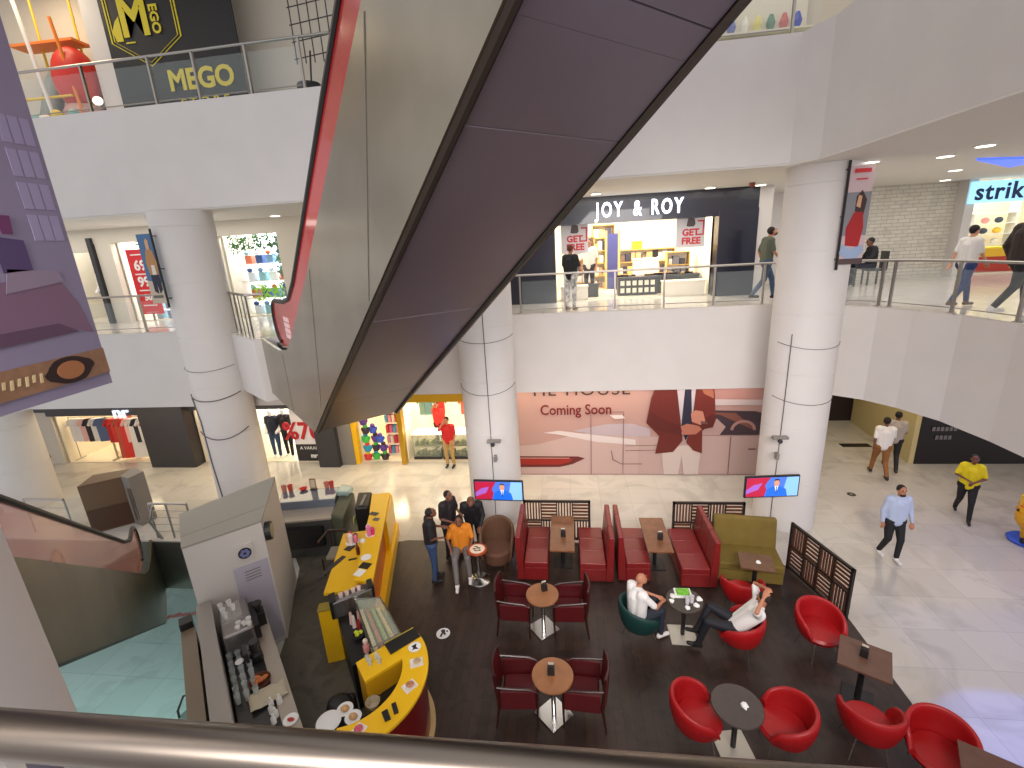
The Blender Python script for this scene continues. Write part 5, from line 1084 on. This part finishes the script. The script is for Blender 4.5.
for i in range(5): w.part(MB().tube([(-6.1+i*.22, 12.0, 11.0), (-6.1+i*.22, 12.0, 13.4)], .014, 6), 'upright', dark)
for j in range(7): w.part(MB().tube([(-6.15, 12.0, 11.1+j*.34), (-5.1, 12.0, 11.2+j*.34)], .012, 6), 'cross_wire', dark)
w.part(MB().lathe([(.25, 10.3), (.27, 10.4), (.25, 10.45)], -5.7, 11.6, 20), 'round_base', black); w.part(MB().tube([(-5.7, 11.6, 10), (-5.7, 11.9, 11.2)], .02, 6), 'stem', black)
w = WT('shop_glass_front', 'brightly lit shop front glimpsed at the very top right of the escalator', 'shop window', (4.2, 12.4, 10))
w.part(B(3.4, 5.6, 12.6, 12.64, 10.0, 13), 'pane', glass); w.part(B(3.3, 3.4, 12.55, 12.7, 10, 13), 'frame', mat('lime_frame', (190, 190, 90), .4, emit=.4)); w.part(B(3.3, 5.6, 12.55, 12.7, 10.4, 10.5), 'frame', MATS['lime_frame'])
area('shop_light', (4.5, 13.0, 13.5), 1.5, 45, WARM)
random.seed(15)
for k in range(14):
    c = [(230, 220, 120), (60, 120, 90), (200, 60, 50), (60, 80, 190), (240, 240, 230)][k % 5]; o = MB().lathe([(.06, 0), (.10, .15), (.04, .32)], n=10).build('shop_item', cm(c)); o.location = (3.55+(k % 7)*.28, 12.9, 10.55+.42*(k//7)); tag(o, '%s item behind the glass at the top right' % ['yellow', 'green', 'red', 'blue', 'white'][k % 5], 'product', 'items in the top right shop')
w = WT('shop_ledge', 'pale ledges carrying items in the top right shop', 'shelf', (4.4, 12.9, 10)); w.part(B(3.45, 5.5, 12.75, 13.1, 10.0, 10.545), 'ledge', shopw); w.part(B(3.45, 5.5, 12.75, 13.1, 10.93, 10.965), 'ledge', shopw); w.part(B(3.45, 5.5, 13.08, 13.1, 10, 12), 'back', shopw)

# ---- ceiling lights, blue cove, cables, cameras, televisions
for k, (x, y, l) in enumerate([(-7.9, 12.9, 'left gallery'), (.8, 12.9, 'front of the bright shop'), (3.72, 13.4, 'front of the bright shop'), (5.0, 13.55, 'front of the bright shop'), (5.8, 10.4, 'right gallery'), (7.04, 10.35, 'right gallery'), (9.25, 13.2, 'right gallery'), (11.0, 16.0, 'right gallery'), (6.9, 9.3, 'right gallery'), (5.9, 11.6, 'right gallery')]):
    w = WT('ceiling_light', 'round white ceiling downlight %s' % l, 'light', (x, y, 7.84), 'downlights '+l)
    w.part(MB().lathe([(.15, 7.812), (.16, 7.839)], x, y, 24), 'rim', white); w.part(MB().lathe([(.12, 7.806), (.125, 7.812)], x, y, 24), 'diffuser', mat('diffuser', (255, 244, 220), .5, emit=4))
w = WT('blue_ceiling_light', 'blue light strip in the ceiling at the right edge', 'light', (9.4, 11.3, 7.84))
w.part(MB().prism([(8.2, 11.2), (10.4, 13.2), (10.2, 11.8)], 7.80, 7.838), 'lit_strip', mat('blue_glow', (70, 100, 255), .5, emit=1.3))
w = WT('smoke_detector', 'small dark red detector on the ceiling before the lit shop', 'detector', (4.6, 13.0, 7.84)); w.part(MB().lathe([(.05, 7.74), (.07, 7.80), (.07, 7.839)], 4.6, 13.0, 14), 'body', mat('det_red', (110, 40, 30), .5)); w.part(MB().lathe([(.02, 7.72), (.03, 7.74)], 4.6, 13.0, 10), 'sensor', black)
cab = mat('cable_grey', (90, 86, 86), .5)
def cable(label, path, r=.009):
    o = MB().tube(path, r, 6).build('cable', cab, smooth=True); return tag(o, label, 'cable')
def ringpath(cx_, cy_, r, z, a0, a1, dz=0): return [(cx_+r*math.cos(R(a0+(a1-a0)*i/10)), cy_+r*math.sin(R(a0+(a1-a0)*i/10)), z+dz*math.sin(math.pi*i/10)) for i in range(11)]
cable('thin vertical cable down the centre column', [(-1.80, 9.95, 7.0), (-1.80, 9.95, 3.0), (-1.82, 9.95, 0.05)])
cable('cable wrapped round the centre column above its camera', ringpath(-1.88, 10.62, .66, 3.6, 190, 350, -.15), .007); cable('cable wrapped round the centre column higher up', ringpath(-1.88, 10.62, .66, 4.75, 190, 350, -.1), .007)
cable('thin vertical cable down the left side of the right column', [(4.62, 10.14, 4.6), (4.62, 10.14, 3.0), (4.60, 10.15, .1)])
cable('cable wrapped round the right column above its camera', ringpath(5.08, 10.62, .66, 3.2, 200, 350, -.1), .007); cable('cable wrapped round the right column near gallery height', ringpath(5.08, 10.62, .66, 4.4, 200, 350, -.1), .007)
cable('thick dark cable down the left column', [(-9.25, 10.11, 3.5), (-9.1, 10.03, 2.9), (-9.08, 10.02, 1.8), (-8.95, 9.97, .2)], .02)
cable('cable looped round the left column just above the dark cable', ringpath(-8.82, 10.62, .67, 3.55, 215, 345, -.12), .012); cable('sagging cable loop round the left column lower down', ringpath(-8.82, 10.62, .67, 2.6, 230, 345, -.18), .012); cable('thin line round the left column under the gallery floor', ringpath(-8.82, 10.62, .67, 4.25, 215, 345, -.08), .006)
for x, y, l in ((-1.72, 9.86, 'centre'), (4.52, 9.95, 'right')):
    w = WT('security_camera', 'small grey camera bracket on the %s column' % l, 'camera', (x, y, 2.3))
    w.part(B(x-.16, x+.16, y-.08, y+.04, 2.36, 2.42), 'mount', grey, bevel=.01); w.part(MB().ell((x-.02, y-.08, 2.33), (.05, .07, .05)), 'body', dark); w.part(B(x-.03, x+.03, y-.02, y+.1, 1.86, 2.0), 'junction_box', grey)
def tv(label, x, y, z, rz):
    t = thing('television', label, 'television', (x, y, z), rz)
    B(-.59, .59, -.03, .03, 0, .52).build('housing', black, t, bevel=.008)
    B(-.56, .56, -.034, -.03, .03, .49).build('screen', mat('tv_blue', (70, 110, 200), .3, emit=.7), t)
    yy = [-.0345]
    def P(n, pts, c, e=.7): yy[0] -= .0012; MB().vprism(pts, yy[0]-.001, yy[0]).build(n, mat('tv_'+n+str(c[0]), c, .3, emit=e), t)
    P('left_graphic', [(-.56, .03), (-.06, .03), (-.16, .3), (-.05, .49), (-.56, .49)], (170, 30, 60)); P('left_sweep', [(-.56, .10), (-.3, .2), (-.22, .36), (-.4, .32), (-.56, .2)], (150, 90, 180)); P('right_graphic', [(.22, .03), (.56, .03), (.56, .49), (.3, .49)], (130, 180, 230))
    P('suit', [(-.16, .03), (.34, .03), (.3, .2), (.16, .28), (.02, .28), (-.12, .2)], (30, 100, 220)); P('shirt', [(.05, .28), (.13, .28), (.09, .10)], (230, 230, 240)); P('face', [(.045, .28), (.135, .28), (.15, .38), (.13, .43), (.05, .43), (.03, .38)], (200, 140, 110)); P('hair', [(.03, .39), (.05, .45), (.13, .45), (.15, .39), (.12, .42), (.06, .42)], (40, 30, 30)); P('dark_tie', [(.08, .27), (.10, .27), (.10, .12), (.09, .10), (.08, .12)], (20, 30, 90))
    MB().tube([(0, .03, .3), (0, .24, .32)], .03, 8).build('arm', black, t); B(-.12, .12, .03, .06, .2, .42).build('mount', black, t)
tv('flat television hanging on the centre column', -1.68, 9.80, .90, R(-2)); tv('flat television hanging on the right column', 4.42, 9.86, 1.0, R(5))
# ---------------------------------------------------------------- people
def cone(m, a, b, ra, rb, n=10):
    a = Vector(a); b = Vector(b); d = b-a; L = d.length
    if L < 1e-5: d = Vector((0, 0, 1)); 
    d.normalize(); u = d.orthogonal().normalized(); w = d.cross(u); vs = []; fs = []; rings = []
    for k in range(4): t = -math.pi/2+math.pi/2*(k+.35)/4; rings.append((a+d*ra*math.sin(t), ra*math.cos(t)))
    for k in range(4): t = math.pi/2*(k+.65)/4; rings.append((b+d*rb*math.sin(t), rb*math.cos(t)))
    for c, r in rings:
        for i in range(n): an = 2*math.pi*i/n; vs.append(c+(u*math.cos(an)+w*math.sin(an))*r)
    for k in range(len(rings)-1):
        for i in range(n): j = (i+1) % n; fs.append((k*n+i, k*n+j, (k+1)*n+j, (k+1)*n+i))
    fs.append(tuple(range(n-1, -1, -1))); fs.append(tuple((len(rings)-1)*n+i for i in range(n)))
    m.add(vs, fs)
def fuse(m, name, mt, parent, vox, it=4):
    o = m.build(name, mt, parent)
    r = o.modifiers.new('r', 'REMESH'); r.mode = 'VOXEL'; r.voxel_size = vox; r.use_smooth_shade = True
    s = o.modifiers.new('s', 'SMOOTH'); s.factor = .5; s.iterations = it
    return o
STAND = dict(pel=(0, 0, .94), wai=(0, .0, 1.10), che=(0, 0, 1.30), nec=(0, .0, 1.47), hea=(0, .03, 1.62),
  sL=(-.175, 0, 1.42), eL=(-.235, -.03, 1.14), hL=(-.23, .06, .90), sR=(.175, 0, 1.42), eR=(.235, -.03, 1.14), hR=(.23, .06, .90),
  pL=(-.09, 0, .92), kL=(-.10, .02, .50), aL=(-.11, -.01, .085), pR=(.09, 0, .92), kR=(.10, .02, .50), aR=(.11, -.01, .085))
def P_(**k): d = dict(STAND); d.update(k); return d
WALK = P_(eL=(-.23, -.10, 1.15), hL=(-.20, -.02, .92), eR=(.23, .06, 1.15), hR=(.20, .22, .98), kL=(-.09, .20, .52), aL=(-.10, .28, .09), kR=(.09, -.06, .50), aR=(.10, -.32, .14))
SIT = P_(pel=(0, -.12, .55), wai=(0, -.14, .70), che=(0, -.12, .92), nec=(0, -.08, 1.08), hea=(0, -.02, 1.22), sL=(-.175, -.10, 1.03), sR=(.175, -.10, 1.03),
  eL=(-.25, .0, .80), hL=(-.14, .22, .70), eR=(.25, .0, .80), hR=(.14, .22, .70), pL=(-.10, -.10, .53), kL=(-.12, .33, .55), aL=(-.12, .36, .09), pR=(.10, -.10, .53), kR=(.12, .33, .55), aR=(.12, .36, .09))
skin_m = {k: mat('skin_'+k, c, .55) for k, c in dict(light=(206, 150, 120), tan=(176, 118, 88), brown=(120, 76, 56), dark=(84, 54, 42)).items()}
def person(label, x, y, z, deg, J, shirt, trous, shoe, skin='tan', hair=(24, 18, 16), long_sleeve=False, sc=1.0, look=(0, 0), beard=False, shorts=False, hairy=True, bun=False, group=None, plump=1.14, name='person', vox=.0095):
    t = thing(name, label, 'person' if name == 'person' else 'mannequin', (x, y, z), R(deg), group); t.scale = (sc,)*3
    V = {k: Vector(v) for k, v in J.items()}
    sk = skin_m[skin] if isinstance(skin, str) else mat('figure_%d' % skin[0], skin, .5)
    b = MB(); p = plump
    for S in 'LR':
        cone(b, V['s'+S], V['e'+S], .046, .036); cone(b, V['e'+S], V['h'+S], .036, .023); cone(b, V['nec']-Vector((0, 0, .03)), V['s'+S], .048, .044)
        cone(b, V['p'+S], V['k'+S], .080, .052); cone(b, V['k'+S], V['a'+S], .050, .034); cone(b, V['s'+S]*.75+V['nec']*.25-Vector((0, 0, .04)), V['p'+S], .066, .08)
        # hand: palm, four fingers, thumb
        d = (V['h'+S]-V['e'+S]).normalized(); up = Vector((0, 0, 1)) if abs(d.z) < .8 else Vector((0, 1, 0)); sd = d.cross(up).normalized(); nn = sd.cross(d).normalized()
        w0 = V['h'+S]; k0 = w0+d*.085; sg = 1 if S == 'L' else -1
        for q in (-1, -.33, .33, 1): cone(b, w0+sd*q*.018, k0+sd*q*.030, .016, .013, 8)
        for i, q in enumerate((-1, -.33, .33, 1)):
            L_ = (.060, .075, .070, .055)[i]; f1 = k0+sd*q*.032+d*L_*.55-nn*.012; f2 = f1+d*L_*.35-nn*.030
            cone(b, k0+sd*q*.031, f1, .0095, .009, 8); cone(b, f1, f2, .009, .008, 8)
        tb = w0+d*.025+sd*sg*.022; t1 = tb+d*.035+sd*sg*.030-nn*.01; cone(b, tb, t1, .013, .010, 8); cone(b, t1, t1+d*.03-nn*.012, .010, .009, 8)
        # foot
        fd_ = Vector((0, 1, 0)); kk = V['k'+S]-V['a'+S]; 
        cone(b, V['a'+S]+Vector((0, -.02, -.03)), V['a'+S]+Vector((0, .14, -.045)), .035, .028)
    cone(b, V['pel'], V['che'], .105*p, .10*p); cone(b, V['che'], V['nec'], .09, .05)
    hy, hp = R(look[0]), R(look[1]); HM = Matrix.Translation(V['hea']) @ Matrix.Rotation(hy, 4, 'Z') @ Matrix.Rotation(-hp, 4, 'X')
    cone(b, V['nec']-Vector((0, 0, .02)), V['hea']+Vector((0, -.012, -.04)), .052, .048)
    b.T = HM
    b.ell((0, 0, .02), (.074, .092, .098), 20, 14); b.ell((0, .022, -.052), (.054, .062, .058), 16, 10)
    cone(b, (0, .088, .012), (0, .104, -.018), .010, .014, 8)
    for s_ in (-1, 1): b.ell((s_*.076, -.004, -.004), (.012, .022, .030), 8, 6)
    cone(b, (-.02, .078, -.052), (.02, .078, -.052), .010, .010, 6)
    b.T = Matrix.Identity(4)
    body = fuse(b, 'body', sk, t, vox, 3)
    def hp_(name_, fn, m_, **k): m = MB(); m.T = HM; fn(m); o = m.build(name_, m_, t, smooth=True); return o
    if name == 'person':
        for s_ in (-1, 1):
            hp_('eye', lambda m: m.ell((s_*.030, .084, .014), (.013, .010, .008), 10, 6), black)
            hp_('eyebrow', lambda m: m.ell((s_*.030, .090, .034), (.018, .006, .004), 8, 4), mat('brow', (30, 20, 18), .7))
        hp_('mouth', lambda m: m.ell((0, .0865, -.052), (.022, .006, .006), 10, 6), mat('lips', (140, 70, 62), .5))
        if hairy:
            hm = mat('hair_%d_%d' % hair[:2], hair, .75, noise=.2, nscale=40)
            def hf(m):
                m.ell((0, -.016, .040), (.084, .094, .092), 20, 12); m.ell((0, -.04, .0), (.068, .055, .062), 16, 10)
                if bun: m.ell((0, -.06, -.09), (.07, .045, .11), 14, 10)
            m = MB(); m.T = HM; hf(m); fuse(m, 'hair', hm, t, .012, 2)
        if beard: hp_('beard', lambda m: m.ell((0, .034, -.078), (.052, .056, .038), 14, 8), mat('beard', (34, 24, 20), .8))
    if shirt:
        m = MB()
        for S in 'LR':
            e = V['e'+S]; s0 = V['s'+S]; cone(m, V['nec']+Vector((0, 0, -.022)), s0+Vector((0, 0, .004)), .066, .070); k_ = s0.lerp(e, .80 if not long_sleeve else 1); cone(m, s0, k_, .070, .058 if not long_sleeve else .052)
            if long_sleeve: cone(m, e, e.lerp(V['h'+S], .92), .052, .037)
            cone(m, s0*.75+V['nec']*.25-Vector((0, 0, .03)), V['p'+S].lerp(V['pel'], .2)+(V['wai']-V['pel'])*.05, .092*p, .105*p)
        cone(m, V['che'], V['pel'], .128*p, .128*p); cone(m, V['nec'].lerp(V['che'], .35), V['che'], .085, .125*p)
        fuse(m, 'shirt', shirt, t, .013, 4)
    if trous:
        m = MB()
        for S in 'LR':
            cone(m, V['pel'], V['p'+S], .11*p, .108*p); cone(m, V['p'+S], V['k'+S], .100*p, .070)
            if not shorts: cone(m, V['k'+S], V['k'+S].lerp(V['a'+S], .93), .068, .052)
        fuse(m, 'trousers', trous, t, .013, 3)
    if shoe:
        for S in 'LR':
            a = V['a'+S]; m = MB(); cone(m, a+Vector((0, -.035, -.032)), a+Vector((0, .15, -.045)), .042, .036); cone(m, a+Vector((0, -.01, 0)), a+Vector((0, .02, -.02)), .046, .05)
            fuse(m, 'shoe', shoe, t, .011, 3)
    return t
ck_ = lambda c: cm(c, .75)
blackc, navyc, jeans, whitec = ck_((26, 24, 28)), ck_((30, 34, 50)), ck_((52, 74, 110)), ck_((226, 222, 218))
blk_shoe, wh_shoe, br_shoe = mat('shoe_black', (22, 20, 20), .5), mat('shoe_white', (226, 222, 216), .5), mat('shoe_brown', (110, 80, 60), .5)
G = .013
PHONE = P_(nec=(0, .02, 1.46), hea=(0, .07, 1.59), eL=(-.24, .03, 1.16), hL=(-.10, .26, 1.18), eR=(.24, .02, 1.14), hR=(.12, .20, 1.06), kL=(-.11, .02, .5), aL=(-.12, .04, .085))
person('man in black t-shirt and blue jeans looking at his phone left of the group', -2.86, 8.05, G, -70, PHONE, blackc, jeans, blk_shoe, 'brown', look=(0, -32), vox=.0085)
person('man in black t-shirt and black trousers standing behind the man with the phone', -2.66, 8.78, G, -120, PHONE, ck_((34, 26, 30)), blackc, blk_shoe, 'brown', look=(0, -25))
BEND = P_(pel=(0, -.06, .93), wai=(0, .02, 1.08), che=(0, .12, 1.24), nec=(0, .24, 1.38), hea=(0, .34, 1.46), sL=(-.18, .18, 1.32), sR=(.18, .18, 1.32), eL=(-.24, .24, 1.06), hL=(-.16, .38, .88), eR=(.26, .20, 1.06), hR=(.20, .36, .88))
person('man in black top bending his head down behind the man in orange', -2.18, 9.05, G, 190, BEND, blackc, blackc, blk_shoe, 'brown', look=(0, -50), long_sleeve=True)
p_ = person('seated man in an orange t-shirt and light grey trousers beside the tiny side table', -2.32, 8.34, G, 190, P_(**{**SIT, 'aL': (-.16, .30, .09), 'kL': (-.14, .30, .55), 'aR': (.10, .52, .09), 'kR': (.12, .34, .56), 'eR': (.27, -.02, .80), 'hR': (.20, .14, .62), 'eL': (-.26, .0, .80), 'hL': (-.2, .2, .72)}), ck_((214, 126, 24)), ck_((116, 110, 108)), wh_shoe, 'brown', look=(0, -20), vox=.0085)
t = thing('bar_stool', 'dark wooden stool chair under the man in orange', 'chair', (-2.29, 8.50, G)); B(-.2, .2, -.2, .18, .40, .45).build('seat', darkwood, t, bevel=.01)
for x in (-.17, .17):
    for y in (-.17, .15): B(x-.018, x+.018, y-.018, y+.018, 0, .40 if y < 0 else .88).build('leg', darkwood, t)
B(-.19, .19, .14, .17, .62, .86).build('backrest', darkwood, t, bevel=.01)
person('bald man in a white printed t-shirt sitting in the green chair', 1.16, 6.74, G, -62, P_(**{**SIT, 'hL': (-.04, .34, .72), 'eL': (-.26, .10, .78), 'hR': (.10, .36, .72), 'eR': (.25, .10, .80), 'kL': (-.12, .36, .56), 'aL': (-.12, .42, .09), 'aR': (.14, .30, .09)}), whitec, ck_((34, 40, 52)), wh_shoe, 'tan', hairy=False, beard=True, look=(0, -30), plump=1.12, vox=.0085)
REC = P_(pel=(0, .02, .55), wai=(0, -.08, .68), che=(0, -.20, .86), nec=(0, -.28, 1.02), hea=(0, -.31, 1.16), sL=(-.175, -.24, .98), sR=(.175, -.24, .98), eL=(-.34, -.20, 1.16), hL=(-.10, -.30, 1.28), eR=(.34, -.20, 1.16), hR=(.10, -.32, 1.30), pL=(-.10, .05, .55), kL=(-.14, .46, .60), aL=(-.14, .58, .12), pR=(.10, .05, .55), kR=(.14, .44, .68), aR=(-.04, .62, .30))
person('person in a white top leaning back with both arms raised in the red chair', 2.66, 6.52, G, 72, REC, whitec, ck_((20, 20, 28)), blk_shoe, 'tan', look=(0, 10), hair=(40, 26, 20), vox=.0085)
# walkers on the marble
W1 = P_(**{**WALK, 'eL': (-.26, 0, 1.15), 'hL': (-.27, .08, .92), 'eR': (.26, 0, 1.14), 'hR': (.25, .04, .90), 'kL': (-.10, .12, .51), 'aL': (-.08, .12, .085), 'kR': (.10, .05, .51), 'aR': (.12, -.14, .10)})
person('bearded man in a pale blue shirt and black trousers on the marble', 6.55, 9.14, 0.0, 178, W1, ck_((176, 188, 214)), blackc, wh_shoe, 'tan', long_sleeve=True, beard=True, sc=.97, look=(0, -14), vox=.0085)
YW = P_(**{**WALK, 'eL': (-.26, .05, 1.16), 'hL': (-.05, .26, 1.10), 'eR': (.27, .06, 1.18), 'hR': (.10, .28, 1.16)})
person('man in a bright yellow t-shirt and black trousers walking at the right', 9.08, 10.72, 0, 150, YW, ck_((236, 214, 20)), blackc, blk_shoe, 'brown', look=(0, -20), sc=.92, plump=1.2)
person('person in a white t-shirt and brown trousers walking away by the cream wall', 8.45, 12.72, 0, -15, WALK, whitec, ck_((138, 88, 44)), blk_shoe, 'brown', sc=1.0)
person('person in a light grey t-shirt and black trousers walking away by the cream wall', 9.0, 13.15, 0, -25, WALK, ck_((170, 160, 150)), blackc, blk_shoe, 'brown', sc=1.0)
ARM = P_(eR=(.27, .10, 1.30), hR=(.12, .10, 1.52), eL=(-.22, -.02, 1.14), hL=(-.20, .08, .92))
person('man in a red t-shirt and tan trousers standing before the glass counters', -3.78, 13.35, 0, 175, ARM, ck_((190, 24, 26)), ck_((176, 140, 84)), blk_shoe, 'tan', sc=.98)
person('person in a red top and black trousers walking at the far left', -16.9, 11.95, 0, 30, WALK, ck_((206, 30, 36)), blackc, blk_shoe, 'tan', hair=(30, 24, 22), long_sleeve=True)
person('person in red browsing high at the back of the glass counter shop', -4.45, 14.75, .02, 160, ARM, ck_((206, 40, 36)), blackc, blk_shoe, 'tan')
# gallery one
person('woman in black t-shirt and patterned trousers by the railing before the lit shop', .12, 12.25, 5.0, -30, P_(eL=(-.24, .05, 1.18), hL=(-.10, .2, 1.02), eR=(.24, .05, 1.16), hR=(.16, .26, 1.05)), blackc, mat('patterned_cloth', (206, 202, 196), .7, noise=.9, nscale=11), br_shoe, 'tan', hair=(96, 50, 34), sc=.93, bun=False)
person('man in green t-shirt and blue jeans walking past the right of the lit shop', 5.0, 12.75, 5.0, -88, P_(**{**WALK, 'hea': (0, .08, 1.61)}), ck_((84, 90, 76)), ck_((58, 78, 104)), blk_shoe, 'tan', beard=True, sc=1.03, look=(0, -30))
person('boy in a white shirt and blue trousers walking behind the right railing', 7.82, 10.4, 5.0, -80, P_(**{**WALK, 'eL': (-.22, -.08, 1.16), 'hL': (-.20, -.16, .95)}), whitec, ck_((44, 60, 110)), br_shoe, 'light', sc=.90, hair=(30, 20, 18))
person('person in dark brown jacket and black trousers cut off by the right edge', 7.84, 9.3, 5.0, -95, WALK, ck_((52, 40, 36)), ck_((36, 34, 38)), wh_shoe, 'tan', long_sleeve=True, sc=1.04, plump=1.2)
person('man in a black top sitting by the white brick wall behind the column banner', 8.75, 15.2, 5.0, 80, SIT, ck_((26, 24, 30)), navyc, blk_shoe, 'brown', long_sleeve=True)
person('shop visitor in a white shirt deep inside the bright shop', .75, 15.4, 5.02, 160, STAND, whitec, ck_((60, 60, 70)), blk_shoe, 'tan')
t = thing('bench_chair', 'dark chair under the man by the white brick wall', 'chair', (8.95, 15.2, 5.0), R(80)); B(-.24, .24, -.25, .2, .40, .46).build('seat', dark, t, bevel=.01)
for x in (-.2, .2):
    for y in (-.2, .17): B(x-.02, x+.02, y-.02, y+.02, 0, .40).build('leg', dark, t)
B(-.24, .24, -.27, -.23, .44, .95).build('backrest', dark, t, bevel=.01)
t = thing('dark_cart', 'black slatted trolley beside the seated man by the brick wall', 'trolley', (8.0, 15.1, 5.0)); 
for k in range(4): B(-.35, .35, -.2, .2, .30+k*.18, .34+k*.18).build('slat_shelf', dark, t)
for x in (-.33, .33):
    for y in (-.18, .18): B(x-.02, x+.02, y-.02, y+.02, 0, .9).build('upright', dark, t)
# mannequins in the seventy percent window
MN = P_(eL=(-.26, -.08, 1.18), hL=(-.20, .10, 1.02), eR=(.26, -.08, 1.18), hR=(.20, .10, 1.02), kL=(-.12, .05, .5), aL=(-.14, .1, .085))
person('white mannequin in dark top and blue jeans in the window by the 70 sign', -10.15, 14.1, .03, 185, MN, navyc, jeans, None, (236, 234, 232), name='mannequin', long_sleeve=False, sc=1.02)
person('white mannequin in black shorts and top next to the 70 sign', -9.70, 14.15, .03, 175, MN, blackc, blackc, None, (236, 234, 232), name='mannequin', sc=1.04)
person('white mannequin in pale clothes in the upper left gallery window', -15.1, 14.2, 5.02, 180, MN, whitec, ck_((150, 170, 160)), None, (236, 234, 232), name='mannequin')
# food on the shared table
w = WT('takeaway_box', 'open white takeaway box with green salad on the shared round table', 'food box', (1.88, 6.95, .763))
w.part(B(1.74, 2.02, 6.86, 7.08, .763, .80), 'box', white, bevel=.01); w.part(B(1.77, 1.99, 6.89, 7.04, .80, .83), 'salad', mat('salad_green', (110, 180, 50), .6, noise=.4, nscale=30), bevel=.01)
for k, (x, y, s) in enumerate([(1.70, 6.90, .05), (1.66, 6.78, .045), (2.12, 6.85, .05), (2.04, 6.70, .05), (1.88, 6.64, .045)]):
    paper('crumpled_wrapper', ['crumpled white wrapper left of the salad box', 'crumpled wrapper at the left rim of the shared table', 'crumpled wrapper right of the salad box', 'crumpled wrapper at the right front of the shared table', 'crumpled wrapper at the front of the shared table'][k], x, y, .764, s, None, 0, 'wrapper')
for k, (x, y) in enumerate([(1.90, 6.74), (1.98, 6.78)]): cyl_item('paper_drink_cup', ['pale paper cup in the middle of the shared table', 'second pale paper cup beside the first on the shared table'][k], 'cup', x, y, .764, .03, .13, mat('cup_grey', (206, 202, 204), .5), None, .04)
# coin ride at the right edge
w = WT('kiddie_ride', 'yellow and orange round bodied toy ride on a blue base at the right edge', 'ride', (9.66, 9.80, 0))
w.part(MB().lathe([(.30, 0), (.32, .05), (.28, .09)], 9.66, 9.78, 28), 'base', mat('ride_blue', (50, 90, 200), .4), smooth=True)
ry = mat('ride_yellow', (240, 180, 30), .35)
w.part(MB().ell((9.66, 9.80, .62), (.27, .24, .36), 20, 14), 'body', ry, smooth=True); w.part(MB().lathe([(.10, .09), (.14, .4)], 9.66, 9.80, 16), 'stem', ry)
for k in range(4): w.part(MB().lathe([(.262-.02*abs(k-1.5), .45+k*.12), (.275-.02*abs(k-1.5), .465+k*.12), (.262-.02*abs(k-1.5), .48+k*.12)], 9.66, 9.80, 24), 'orange_stripe', mat('ride_orange', (220, 110, 30), .4))
w.part(MB().tube([(9.40, 9.62, .14), (9.6, 9.54, .12), (9.85, 9.58, .14)], .06, 8), 'dark_foot', black, smooth=True)
SM = P_(**{k: (v[0]*1.0, v[1], v[2]) for k, v in SIT.items()})
person('small child in a pink top sitting on the yellow toy ride', 9.68, 9.92, .70, 120, SM, ck_((220, 120, 140)), ck_((236, 190, 60)), navyc and blk_shoe, 'light', sc=.60, hair=(170, 130, 90), vox=.014)
